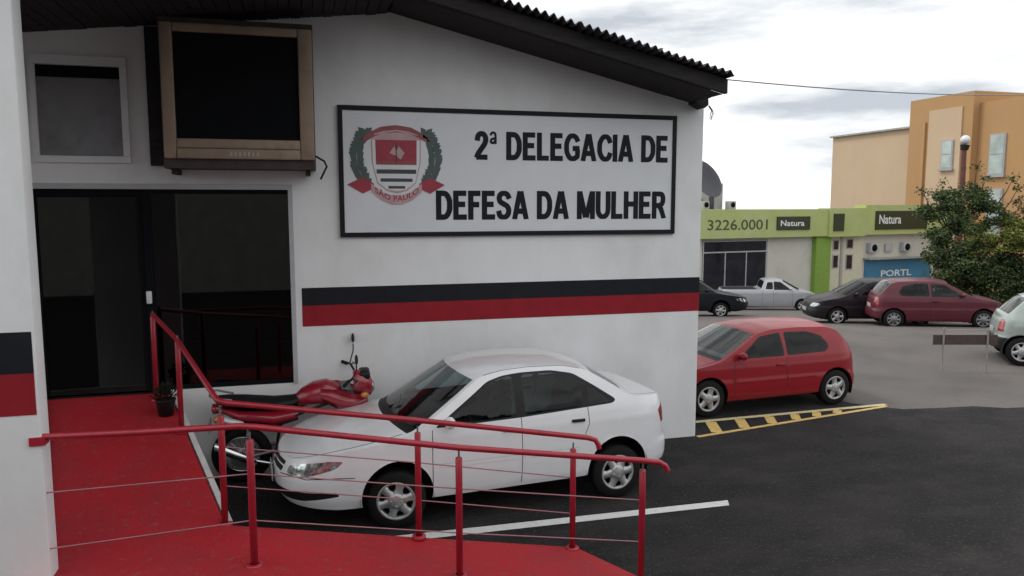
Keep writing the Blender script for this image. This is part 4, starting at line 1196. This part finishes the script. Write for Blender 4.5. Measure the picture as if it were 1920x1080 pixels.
far_car(pickup, 'parked_pickup', 'silver pickup truck parked in front of the green shop', 'paint_silver', (21.4, 29.2), R(180 - 24), 1, glass_m='dark_glass')
far_car(hatch_spec(3.62, .72, 2.45, 1.40, True, mould=[], wheel='cap'), 'parked_hatchback', 'silver-green hatchback with dark bumper cut off by the right edge', 'paint_sage', (13.70, 11.75), R(180 - 38), 1, 'xr', bumper='plastic')

# ------------------------------------------------------------------ motorcycle
mo = empty('motorcycle', (-.74, 9.07, .004), (R(8), 0, R(-1)), 'red motorcycle parked between the white sedan and the wall', 'motorcycle')
def arcp(cx, cz, r, a0, a1, n=14, y=0): return [(cx + r * math.cos(R(a0 + (a1 - a0) * k / n)), y, cz + r * math.sin(R(a0 + (a1 - a0) * k / n))) for k in range(n + 1)]
WR = .315
def bike_wheel(x, rad, tw):
    ty = MB().tube(arcp(0, 0, rad - tw / 2, 0, 360 - 360 / 40, 39), tw / 2, 12, closed=True).build('wheel', 'black', mo)
    ty.location = (x, 0, rad)
    MB().tube(arcp(0, 0, rad - tw - .012, 0, 360 - 9, 39), .014, 8, closed=True).build('rim', 'chrome', ty)
    MB().lathe([(0, -.075), (.045, -.075), (.05, -.05), (.07, -.045), (.07, .045), (.05, .05), (.045, .075), (0, .075)], axis='y', seg=18).build('hub', 'alloy', ty)
    q = MB()
    for k in range(28):
        a = 2 * math.pi * k / 28; b = a + (.35 if k % 2 else -.35); sy = .04 if k % 4 < 2 else -.04
        q.tube([(.065 * math.cos(b), sy, .065 * math.sin(b)), ((rad - tw - .012) * math.cos(a), 0, (rad - tw - .012) * math.sin(a))], .0028, 4, caps=False)
    q.build('spokes', 'chrome', ty)
    return ty
rw = bike_wheel(0, WR, .11)
fw = bike_wheel(1.36, WR, .09)
MB().lathe([(.0, -.095), (.10, -.095), (.115, -.08), (.0, -.08)], axis='y', seg=24).build('brake_drum', 'alloy', rw)
def ell_sec(x, zc, ry, rz, n=16, zp=0): return [(x, ry * math.cos(2 * math.pi * k / n), zc + rz * math.sin(2 * math.pi * k / n) + zp) for k in range(n)]
MB().loft([ell_sec(.58, .86, .06, .05), ell_sec(.64, .88, .11, .085), ell_sec(.76, .915, .145, .115), ell_sec(.90, .925, .15, .125), ell_sec(1.0, .91, .12, .10), ell_sec(1.06, .90, .07, .06)]).build('fuel_tank', 'bike_red', mo)
for sg in (-1, 1):
    MB().loft([[(.78, sg * .13, .86), (.78, sg * .155, .90), (.78, sg * .13, .98)], [(.98, sg * .15, .74), (.98, sg * .185, .82), (.98, sg * .15, .96)], [(1.16, sg * .15, .70), (1.16, sg * .18, .78), (1.16, sg * .14, .90)], [(1.28, sg * .11, .80), (1.28, sg * .125, .83), (1.28, sg * .10, .88)]]).build('tank_shroud', 'bike_red', mo)
    MB().loft([[(-.30, sg * .06, .83), (-.30, sg * .09, .85), (-.30, sg * .06, .88)], [(.0, sg * .10, .72), (.0, sg * .135, .77), (.0, sg * .10, .84)], [(.35, sg * .11, .64), (.35, sg * .15, .72), (.35, sg * .11, .82)], [(.60, sg * .09, .70), (.60, sg * .12, .75), (.60, sg * .09, .84)]]).build('side_panel', 'bike_red', mo)
MB().loft([ell_sec(-.36, .90, .09, .03), ell_sec(-.2, .885, .125, .045), ell_sec(.05, .87, .135, .05), ell_sec(.35, .835, .14, .05), ell_sec(.55, .85, .11, .045), ell_sec(.66, .89, .08, .04)]).build('seat', 'plastic', mo)
q = MB(); q.tube([(-.10, -.10, .92), (-.38, -.12, .955), (-.46, -.06, .965), (-.46, .06, .965), (-.38, .12, .955), (-.10, .10, .92)], .012, 8); q.build('grab_rail', 'steel', mo)
q = MB()
for sg in (-1, 1):
    q.tube([(1.10, sg * .02, .90), (.70, sg * .10, .80), (.40, sg * .11, .70), (-.30, sg * .08, .84)], .017, 8)
    q.tube([(.42, sg * .10, .70), (.36, sg * .11, .38), (.75, sg * .09, .26), (1.02, sg * .04, .55), (1.08, sg * .02, .86)], .017, 8)
q.build('frame', 'plastic', mo)
q = MB()
for sg in (-1, 1): q.tube([(.40, sg * .09, .38), (0, sg * .105, .315)], .02, 8)
q.build('swingarm', 'steel', mo)
for sg in (-1, 1):
    q = MB(); q.tube([(.02, sg * .125, .36), (.10, sg * .125, .68)], .016, 8)
    q.tube([(.03 + .07 * k / 40 + .0, sg * .125 + .026 * math.cos(k * 1.3), .42 + .22 * k / 40 + .026 * math.sin(k * 1.3) * .3) for k in range(41)], .006, 5)
    q.build('shock_absorber', 'chrome', mo)
q = MB(); q.bevbox(.50, .78, -.13, .13, .27, .46, .05); q.bevbox(.70, .84, -.08, .08, .44, .66, .02)
for k in range(6): q.box(.69, .86, -.095, .095, .46 + k * .032, .468 + k * .032)
q.lathe([(0, -.15), (.08, -.15), (.09, -.13), (.09, .13), (.08, .15), (0, .15)], (.58, 0, .36), axis='y', seg=18)
q.build('engine', 'steel', mo)
q = MB(); q.tube([(.80, -.05, .55), (.92, -.11, .48), (.88, -.15, .30), (.60, -.17, .24), (.30, -.18, .27), (.12, -.18, .32)], .02, 8); q.tube([(.16, -.18, .315), (.08, -.185, .335), (-.28, -.19, .47), (-.40, -.19, .51)], [.022, .045, .05, .038], 12)
q.build('exhaust', 'chrome', mo)
q = MB()
q.loft([[(.05, -.205, .73), (.05, -.16, .75), (.05, -.16, .70)], [(-.12, -.21, .755), (-.12, -.15, .79), (-.12, -.15, .72)], [(-.30, -.20, .81), (-.30, -.15, .83), (-.30, -.15, .79)]])
q.build('heat_shield', 'sign_white', mo)
q = MB()
for sg in (-1, 1):
    q.tube([(1.36, sg * .085, .315), (1.24, sg * .085, .66)], .027, 10); q.tube([(1.24, sg * .085, .66), (1.12, sg * .085, 1.0)], .019, 10)
q.box(1.09, 1.19, -.11, .11, .93, .96); q.box(1.06, 1.16, -.11, .11, 1.01, 1.035)
q.build('fork', 'steel', mo)
MB().loft([[(x, yy, z + (.02 if abs(yy) < .03 else 0)) for yy in (-.06, -.03, .03, .06)] for x, z in ((.92, .60), (1.05, .66), (1.25, .72), (1.45, .715), (1.65, .66), (1.74, .60))], closed=False).build('front_fender', 'bike_red', mo)
fe = [[(WR * 1.28 * math.cos(R(a)), yy, WR + WR * 1.28 * math.sin(R(a)) - abs(yy) * .25) for yy in (-.075, -.04, .0, .04, .075)] for a in (62, 80, 100, 120, 140, 158, 170)]
MB().loft(fe, closed=False).build('rear_fender', 'plastic', mo)
MB().loft([ell_sec(-.33, .84, .05, .05), ell_sec(-.43, .845, .06, .055), ell_sec(-.45, .845, .03, .03)]).build('tail_light', 'tail_red', mo)
MB().box(-.50, -.49, -.09, .09, .60, .72).build('number_plate', 'plate', mo)
for sg in (-1, 1):
    MB().ellip((-.36, sg * .16, .79), (.045, .035, .03), 10, 6).build('turn_signal', 'amber', mo)
    MB().ellip((1.30, sg * .20, .98), (.045, .035, .03), 10, 6).build('turn_signal', 'amber', mo)
MB().loft([ell_sec(1.16, 1.03, .13, .12), ell_sec(1.26, 1.02, .14, .14), ell_sec(1.34, .98, .11, .11), ell_sec(1.37, .97, .06, .06)]).build('headlight_cowl', 'bike_red', mo)
MB().ellip((1.345, 0, .97), (.05, .085, .075), 14, 8).build('headlight', 'lamp_lens', mo)
MB().bevbox(1.10, 1.22, -.10, .10, 1.10, 1.19, .03).build('instrument_panel', 'plastic', mo)
MB().tube([(.94, -.38, 1.16), (1.02, -.24, 1.18), (1.10, -.08, 1.08), (1.10, .08, 1.08), (1.02, .24, 1.18), (.94, .38, 1.16)], .013, 8).build('handlebar', 'plastic', mo)
for sg in (-1, 1):
    MB().tube([(.93, sg * .39, 1.16), (.985, sg * .28, 1.17)], .019, 8).build('grip', 'black', mo)
    q = MB(); q.tube([(1.02, sg * .26, 1.19), (1.06, sg * .34, 1.30), (1.06, sg * .36, 1.37)], .007, 6); q.ellip((1.06, sg * .375, 1.43), (.018, .075, .05), 14, 8)
    q.build('mirror', 'plastic', mo)
    MB().tube([(1.02, sg * .22, 1.18), (1.08, sg * .30, 1.16), (1.05, sg * .38, 1.15)], .007, 6).build('lever', 'steel', mo)
    MB().tube([(.55, sg * .14, .30), (.58, sg * .26, .30)], .014, 8).build('footrest', 'black', mo)
MB().tube([(.45, .12, .28), (.36, .30, .03)], .010, 6).build('side_stand', 'steel', mo)

for ch in mo.children:
    nm = ch.name.split('.')[0]
    if nm == 'wheel': continue
    for v in ch.data.vertices:
        if v.co.x < 0: v.co.x *= .62
        if nm in ('handlebar', 'grip', 'mirror', 'lever', 'instrument_panel'): v.co.x += .15
        if nm in ('fuel_tank', 'tank_shroud', 'seat', 'grab_rail'): v.co.z = v.co.z * 1.05
        if nm == 'tank_shroud': v.co.x += .06; v.co.z += .02
        if nm in ('headlight_cowl', 'headlight'): v.co.z += .03; v.co.x += .03
mo.scale = (1.06, 1.06, 1.09)

# ------------------------------------------------------------------ small things by the door
pl = empty('potted_plant', (-1.47, 8.72, .94), label='dark bushy plant in a pot at the railing post by the doorway', cat='plant')
MB().lathe([(0, 0), (.075, 0), (.10, .16), (.108, .17), (.10, .18), (.085, .17), (0, .16)], seg=18).build('pot', 'plastic', pl)
random.seed(5)
lf = MB()
for k in range(150):
    a = random.uniform(0, 6.283); e_ = random.uniform(.1, 1.5); rr = random.uniform(.06, .17)
    p = V3((math.cos(a) * math.cos(e_) * rr, math.sin(a) * math.cos(e_) * rr, .17 + math.sin(e_) * rr * 1.1))
    d = (p - V3((0, 0, .14))).normalized(); n = d.cross(V3((random.uniform(-1, 1), random.uniform(-1, 1), random.uniform(-1, 1)))).normalized()
    lf.add([p - n * .012, p + d * .035, p + n * .012, p - d * .02], [(0, 1, 2, 3)])
lf.build('foliage', 'leaf_black', pl, fixn=False)
ip = empty('potted_plant', (-2.62, 10.9, 1.06), label='dim potted plant standing inside behind the open doorway glass', cat='plant')
MB().lathe([(0, 0), (.14, 0), (.20, .40), (.21, .42), (.19, .42), (0, .40)], seg=18).build('pot', 'plastic', ip)
MB().tube([(0, 0, .4), (.02, .0, .7), (-.01, 0, 1.1)], [.02, .016, .01], 8).build('stem', 'bark', ip)
lf = MB()
for k in range(160):
    a = random.uniform(0, 6.283); e_ = random.uniform(-.6, 1.5); rr = random.uniform(.15, .42)
    p = V3((math.cos(a) * math.cos(e_) * rr, math.sin(a) * math.cos(e_) * rr, 1.15 + math.sin(e_) * rr))
    d = V3((math.cos(a), math.sin(a), random.uniform(-.5, .6))).normalized(); n = d.cross(V3((random.uniform(-1, 1), random.uniform(-1, 1), random.uniform(-1, 1)))).normalized()
    lf.add([p - n * .03, p + d * .10, p + n * .03, p - d * .06], [(0, 1, 2, 3)])
lf.build('foliage', 'leaf_dark', ip, fixn=False)

# ------------------------------------------------------------------ satellite dish on the side wall
di = empty('satellite_dish', (5.17, 9.55, 3.45), label='dark grey satellite dish on the side wall at the building corner', cat='dish')
dish = MB()
prof = [(.0, 0), (.08, .005), (.16, .02), (.23, .045), (.285, .07), (.29, .068), (.232, .037), (.16, .012), (.08, -.003), (0, -.008)]
dish.lathe(prof, axis='z', seg=32)
do = dish.build('reflector', 'dish', di)
do.location = (.17, .0, .06); do.rotation_euler = (R(62), 0, R(22))
MB().tube([(0, 0, -.10), (.12, .02, -.10), (.15, .03, .04)], .018, 8).build('mount_arm', 'steel', di)
q = MB(); q.tube([(.17, .0, -.2), (.20, .40, .02)], .010, 6); q.ellip((.20, .42, .05), (.03, .05, .03), 10, 6); q.build('feed_horn', 'steel', di)

# ------------------------------------------------------------------ far shop
SS = 1.656
sho = (18.05, 34.45, -2.35)
sh = empty('green_shop', sho, (0, 0, R(8)), 'low pale shop with lime green fascia band and green column', 'building')
def sz(z): return 3.2 + (z - 3.2) * SS + 2.35
def sa(a): return a * SS
G0 = -.4
q = MB()
q.box(sa(-2.5), sa(.84), 0, .3, G0, sz(2.14)); q.box(sa(3.37), sa(5.22), 0, .3, G0, sz(2.14)); q.box(sa(.84), sa(3.37), 0, .3, G0, sz(.30)); q.box(sa(.84), sa(3.37), 0, .3, sz(2.08), sz(2.14))
q.box(sa(-2.5), sa(11.5), 5.6, 5.9, G0, sz(2.9)); q.box(sa(11.3), sa(11.5), .31, 5.59, G0, sz(2.9)); q.box(sa(-2.5), sa(-2.3), .31, 5.59, G0, sz(2.9))
q.build('wall', 'shop_white', sh)
q = MB(); q.box(sa(-2.5), sa(5.60), -.45, .31, sz(2.15), sz(3.03)); q.build('fascia', 'lime', sh)
q = MB(); q.box(sa(5.602), sa(7.2), -.55, .31, sz(2.13), sz(3.06)); q.build('fascia', 'lime', sh)
q = MB(); q.box(sa(7.202), sa(11.5), -.50, .31, sz(2.17), sz(3.16)); q.build('fascia', 'lime', sh)
MB().box(sa(-2.5), sa(11.5), .312, 5.59, sz(2.6), sz(2.8)).build('roof_slab', 'concrete', sh)
MB().box(sa(5.222), sa(5.86), -.30, .3, G0, sz(2.13)).build('column', 'lime_dk', sh)
MB().box(sa(5.862), sa(7.46), -.06, .3, G0, sz(2.128)).build('wall_panel', 'cream', sh)
MB().box(sa(7.462), sa(11.3), -.02, .3, G0, sz(2.165)).build('wall_panel', 'shop_white', sh)
wf_ = MB()
wx0, wx1, wz0, wz1 = sa(.86), sa(3.35), sz(.32), sz(2.07)
for a in ((wx0, wx1, wz1 - .06, wz1), (wx0, wx1, wz0, wz0 + .06), (wx0, wx0 + .06, wz0 + .06, wz1 - .06), (wx1 - .06, wx1, wz0 + .06, wz1 - .06), (wx0 + .06, wx1 - .06, sz(1.69), sz(1.73)), (sa(1.7), sa(1.73), wz0 + .06, sz(1.69)), (sa(2.52), sa(2.55), wz0 + .06, sz(1.69))):
    wf_.box(a[0], a[1], -.02, .05, a[2], a[3])
wo_ = wf_.build('window', 'frame_white', sh)
MB().box(wx0 + .06, wx1 - .06, .02, .03, wz0 + .06, wz1 - .06).build('pane', 'shop_glass', wo_)
for a0, a1, z0, z1 in ((6.08, 6.34, 1.06, 1.52), (6.67, 6.98, 1.0, 1.52), (6.08, 6.34, 1.66, 2.02), (6.67, 6.98, 1.70, 2.04)):
    q = MB(); q.box(sa(a0), sa(a1), -.09, -.061, sz(z0), sz(z1)); o_ = q.build('window', 'frame_grey', sh)
    MB().box(sa(a0) + .06, sa(a1) - .06, -.10, -.0905, sz(z0) + .06, sz(z1) - .06).build('pane', 'shop_glass', o_)
MB().box(sa(6.42), sa(6.52), -.12, -.061, G0, sz(2.127)).build('downpipe', 'frame_grey', sh)
letters(MB(), '3226.0001', sa(.80), sz(2.40), sa(2.30), .32 * SS, -.455, .012).build('phone_lettering', 'olive_print', sh)
def shop_thing(name, a, z, y, label, cat, group=None):
    m_ = Matrix.Rotation(R(8), 4, 'Z')
    p = V3(sho) + m_ @ V3((sa(a), y, sz(z)))
    return empty(name, p, (0, 0, R(8)), label, cat, group)
def board(a0, a1, z0, z1, y, txt, label, tw=.72, m_='sign_dark', hz=(.28, .72), lx=.1):
    t_ = shop_thing('shop_sign', a0, z0, y, label, 'sign')
    W_, H_ = (a1 - a0) * SS, (z1 - z0) * SS
    MB().box(0, W_, -.06, -.005, 0, H_).build('board', m_, t_)
    if txt: letters(MB(), txt, W_ * lx, H_ * hz[0], W_ * tw, H_ * (hz[1] - hz[0]), -.064, .02).build('lettering', 'white_print', t_)
    return t_
board(3.45, 4.80, 2.38, 2.80, -.452, 'Natura', 'small dark sign board on green fascia right of the phone number')
board(5.76, 6.20, 2.32, 2.88, -.552, '', 'narrow upright dark sign board at the corner of the green fascia')
board(7.64, 10.08, 2.34, 2.96, -.502, 'Natura', 'wide dark sign board on green fascia beside the tree', .42, hz=(.30, .80), lx=.06)
board(7.56, 10.75, .30, 1.31, -.022, 'PORTL', 'blue banner with white lettering under the wall fans', .46, 'blue', (.40, .62), .24)
aw = shop_thing('awning', 7.5, 1.31, -.022, 'thin grey ledge above the blue banner', 'awning')
MB().box(0, 3.3 * SS, -.5, -.005, .02, .10).build('slab', 'concrete', aw)
for a in (7.62, 9.18):
    f_ = shop_thing('air_conditioner', a, 1.56, -.022, 'outdoor air conditioner with round fan on shop wall, ' + ('left of the pair' if a < 8 else 'right one nearer the tree'), 'air conditioner', 'air conditioners above the blue banner')
    MB().bevbox(0, .62, -.32, -.005, 0, .52, .02).build('case', 'frame_white', f_)
    MB().lathe([(0, -.325), (.20, -.325), (.20, -.335), (0, -.335)], (.28, 0, .26), axis='y', seg=20).build('fan_grille', 'mesh_dark', f_)
bxw = shop_thing('meter_box', 8.45, 1.56, -.022, 'flat pale box between the two wall fans', 'box')
MB().bevbox(0, .55, -.12, -.005, 0, .45, .015).build('case', 'frame_white', bxw)
rt = shop_thing('rooftop_tank', 1.5, 2.85, 1.6, 'grey concrete tank housing on the shop roof', 'tank')
q = MB(); q.box(0, .82 * SS, 0, 1.3, -.2, 1.65); q.build('housing', 'concrete', rt)
MB().box(.48, .78, -.03, -.001, .25, .95).build('opening', 'shop_glass', rt)
for a, s_ in ((1.25, 'left'), (2.28, 'right')):
    u_ = shop_thing('rooftop_unit', a, 2.95, .9, 'small grey ventilation unit on the shop roof ' + s_ + ' of the tank', 'ventilation unit', 'ventilation units on the shop roof')
    MB().bevbox(0, .40, 0, .4, -.3, .55, .02).build('case', 'concrete', u_)
    MB().lathe([(0, -.008), (.14, -.008), (.14, -.016), (0, -.016)], (.20, 0, .36), axis='y', seg=16).build('fan_grille', 'mesh_dark', u_)

# ------------------------------------------------------------------ orange building behind
obo = (40, 38, -3)
ob_ = empty('orange_building', obo, label='tall peach and orange block rising behind the green shop', cat='building')
q = MB(); q.box(40, 56, 42.002, 51.6, -3, 8.28); q.build('wall', 'peach', ob_, obo)
q = MB(); q.box(39.75, 40.0, 41.9, 51.7, 8.282, 8.40); q.box(40.0, 56, 42.0, 51.7, 8.282, 8.40); q.build('coping', 'concrete', ob_, obo)
q = MB(); q.box(39.7, 50, 38.42, 43.5, -3, 10.05); q.build('wall', 'orange', ob_, obo)
q = MB(); q.box(40.2, 56, 25, 38.40, -3, 9.35); q.build('wall', 'orange', ob_, obo)
q = MB(); q.box(39.60, 39.70, 39.15, 41.75, -3, 9.2); q.build('wall_panel', 'peach', ob_, obo)
q = MB(); q.box(39.55, 39.70, 42.0, 42.25, -3, 8.5); q.build('drainpipe', 'orange', ob_, obo)
for (y0, y1, z0, z1, x_) in ((36.4, 37.5, 4.9, 7.35, 40.2), (36.4, 37.5, 1.2, 4.1, 40.2), (32.4, 33.5, 4.9, 7.35, 40.2), (32.4, 33.5, 1.2, 4.1, 40.2), (39.6, 40.5, 5.4, 7.2, 39.6)):
    q = MB(); q.box(x_ - .10, x_ - .001, y0, y1, z0, z1); o_ = q.build('window', 'frame_grey', ob_, obo)
    MB().box(x_ - .12, x_ - .102, y0 + .09, y1 - .09, z0 + .08, (z0 + z1) / 2 - .03).build('pane', 'win_pale', o_, obo)
    MB().box(x_ - .12, x_ - .102, y0 + .09, y1 - .09, (z0 + z1) / 2 + .03, z1 - .08).build('pane', 'win_pale', o_, obo)
    MB().box(x_ - .2, x_ - .001, y0 - .1, y1 + .1, z0 - .12, z0 - .002).build('sill', 'concrete', o_, obo)

# ------------------------------------------------------------------ street lamp, cable, barrier, marker
lp = empty('street_lamp', (28.1, 27.5, ground_z(28.1, 27.5)), label='brown lamp post with white globe rising out of the tree', cat='street lamp')
g_ = ground_z(28.1, 27.5)
MB().tube([(0, 0, -.1), (0, 0, 4), (-.05, .0, 5.6 - g_)], [.14, .12, .10], 10).build('pole', 'rust_post', lp)
MB().tube([(-.05, 0, 5.55 - g_), (-.02, 0, 5.75 - g_)], [.16, .20], 12).build('collar', 'plastic', lp)
MB().ellip((-.02, 0, 5.98 - g_), (.20, .20, .20), 16, 10).build('globe', 'bulb', lp)
cb = []
for k in range(25):
    t = k / 24
    cb.append((5.1 + (26 - 5.1) * t, 8.7 + (17 - 8.7) * t, 4.74 + (7.1 - 4.74) * t - 1.6 * t * (1 - t)))
wire = MB().tube(cb, .009, 5).build('overhead_cable', 'steel')
tag(wire, 'thin overhead cable running right from the roof corner', 'cable')
ba = empty('barrier', (12.1, 11.55, 0), (0, 0, R(-15.3)), 'low brown board barrier on two thin posts in the street', 'barrier')
for x in (-.42, .42):
    MB().tube([(x, 0, -.02), (x, 0, .86)], .018, 8).build('post', 'grey_post', ba)
MB().box(-.60, .62, .018, .045, .53, .72).build('board', 'board_brown', ba)
MB().tube([(-.44, 0, .81), (.60, 0, .81)], .010, 8).build('rail', 'grey_post', ba)

# ------------------------------------------------------------------ trees
def tree(name, label, base, trunk_h, clumps, leaves, lsize, mats, seed, twigs=()):
    random.seed(seed)
    t_ = empty(name, base, label=label, cat='tree')
    q = MB()
    q.tube([(0, 0, -.2), (.03, .02, trunk_h * .5), (.0, .0, trunk_h)], [.16, .12, .09], 10)
    for (cx, cy, cz, rx, ry, rz, mi) in clumps:
        m_ = V3((cx * .45 + random.uniform(-.1, .1), cy * .45, trunk_h + (cz - trunk_h) * .45))
        q.tube([(0, 0, trunk_h * .85), m_, (cx, cy, cz)], [.07, .045, .015], 7)
    for tw in twigs:
        q.tube([(tw[0] * .5, tw[1] * .5, tw[2] - 1.3), (tw[0] * .85, tw[1] * .85, tw[2] - .5), tw], [.03, .02, .008], 5)
    q.build('trunk', 'bark', t_)
    bufs = {}
    tot = sum(c[3] * c[4] * c[5] for c in clumps)
    for (cx, cy, cz, rx, ry, rz, mi) in clumps:
        n = int(leaves * rx * ry * rz / tot)
        # sub-clusters make light and dark clumps with gaps
        subs = []
        for _ in range(16):
            a = random.uniform(0, 6.283); u = random.uniform(-.8, 1); r_ = random.uniform(.55, 1.0)
            h_ = math.sqrt(max(0, 1 - u * u))
            subs.append(V3((cx + rx * h_ * math.cos(a) * r_, cy + ry * h_ * math.sin(a) * r_, cz + rz * u * r_)))
        for _ in range(n):
            s_ = random.choice(subs)
            p = s_ + V3((random.gauss(0, 1) * rx * .19, random.gauss(0, 1) * ry * .19, random.gauss(0, 1) * rz * .17))
            m_ = mats[mi] if random.random() < .94 else random.choice(mats[:2])
            d = V3((random.uniform(-1, 1), random.uniform(-1, 1), random.uniform(-.7, .4))).normalized()
            n_ = d.cross(V3((random.uniform(-1, 1), random.uniform(-1, 1), random.uniform(-1, 1)))).normalized()
            l_ = lsize * random.uniform(.6, 1.3)
            bufs.setdefault(m_, MB()).add([p - d * l_ * .5, p + n_ * l_ * .28, p + d * l_ * .5, p - n_ * l_ * .28], [(0, 1, 2, 3)])
    for tw in twigs:
        for _ in range(60):
            p = V3(tw) + V3((random.gauss(0, .10), random.gauss(0, .10), random.gauss(0, .09)))
            d = V3((random.uniform(-1, 1), random.uniform(-1, 1), random.uniform(-1, .6))).normalized()
            n_ = d.cross(V3((random.uniform(-1, 1), .3, random.uniform(-1, 1)))).normalized()
            l_ = lsize * random.uniform(.6, 1.2)
            bufs.setdefault(mats[0], MB()).add([p - d * l_ * .5, p + n_ * l_ * .28, p + d * l_ * .5, p - n_ * l_ * .28], [(0, 1, 2, 3)])
    for m_, b in bufs.items():
        b.build('crown', m_, t_, fixn=False)
    return t_
tb = (22.6, 21.8, ground_z(22.6, 21.8))
def TL(px, h, off=0):                # lateral metres from trunk, along the picture plane
    return LV * px + DV * off
cl = []
for l, o, z, r1_, r2_, r3_, mi in ((-.9, 0, 3.7, .75, .8, .6, 0), (.0, .3, 4.0, .85, .8, .6, 0), (.75, .1, 3.6, .7, .7, .5, 0), (1.1, 0, 3.0, .9, .8, .5, 1), (-.5, -.4, 2.7, 1.0, .8, .6, 0), (-1.1, -.2, 2.2, .6, .6, .5, 0),
        (.4, -.6, 2.55, 1.0, .6, .35, 1), (1.9, -.4, 2.7, .9, .7, .45, 1), (2.6, -.4, 2.5, .8, .7, .5, 1), (2.2, .2, 3.6, .6, .6, .5, 2), (2.9, .0, 3.3, .6, .6, .5, 2), (-.3, -.4, 1.7, 1.1, .9, .6, 0), (.9, -.6, 1.6, 1.2, .9, .7, 0), (2.0, -.3, 1.6, 1.1, .9, .8, 0),
        (-.4, -.3, .8, 1.1, .9, .6, 0), (1.0, -.6, .7, 1.3, .9, .7, 0), (2.3, -.4, .8, 1.1, .9, .7, 0)):
    v = TL(l, 0, o); cl.append((v.x, v.y, z + .1, r1_, r2_, r3_, mi))
tw = []
for l, z in ((-1.6, 4.50), (-.95, 4.72), (-1.15, 4.25), (.25, 5.35), (.55, 4.95), (1.55, 4.95), (1.75, 4.6)):
    v = TL(l, 0, .1); tw.append((v.x, v.y, z))
tree('street_tree', 'dark green bushy tree with sparse upright sprigs behind the maroon hatchback', tb, 1.5, cl, 60000, .105, ['leaf_dark', 'leaf_light', 'leaf_rust'], 21, tw)
bb = (23.2, 18.2, ground_z(23.2, 18.2))
cl = []
for l, o, z, r1_, r2_, r3_, mi in ((0, 0, 2.3, .9, .8, .7, 0), (.5, .2, 1.4, .9, .9, .7, 0), (-.5, -.1, 1.5, .8, .7, .6, 0), (-.7, 0, 2.4, .6, .6, .4, 0)):
    v = TL(l, 0, o); cl.append((v.x, v.y, z, r1_, r2_, r3_, mi))
tree('street_tree', 'small yellow-green tree at the right edge beside the dark tree', bb, 1.0, cl, 11000, .11, ['leaf_light', 'leaf_dark'], 5)

# ------------------------------------------------------------------ unseen building added behind the viewpoint to shade the facade and fill reflections
nbo = (0, -11, 0)
nb = empty('added_shading_building', nbo, label='grey two-storey building added out of view behind the viewpoint to shade the wall and fill reflections', cat='building')
MB().box(-26, 16, -17, -11, 0, 7.2).build('wall', 'concrete', nb, nbo)
MB().box(-26.3, 16.3, -17.3, -10.6, 7.202, 7.45).build('roof', 'roof_sheet', nb, nbo)
for k in range(12):
    x = -24 + k * 3.3
    for z in (4.5,):
        o_ = MB().box(x, x + 1.0, -10.999, -10.93, z, z + 1.3).build('window', 'frame_grey', nb, nbo)
        MB().box(x + .1, x + .9, -10.92, -10.9, z + .1, z + 1.2).build('pane', 'shop_glass', o_, nbo)
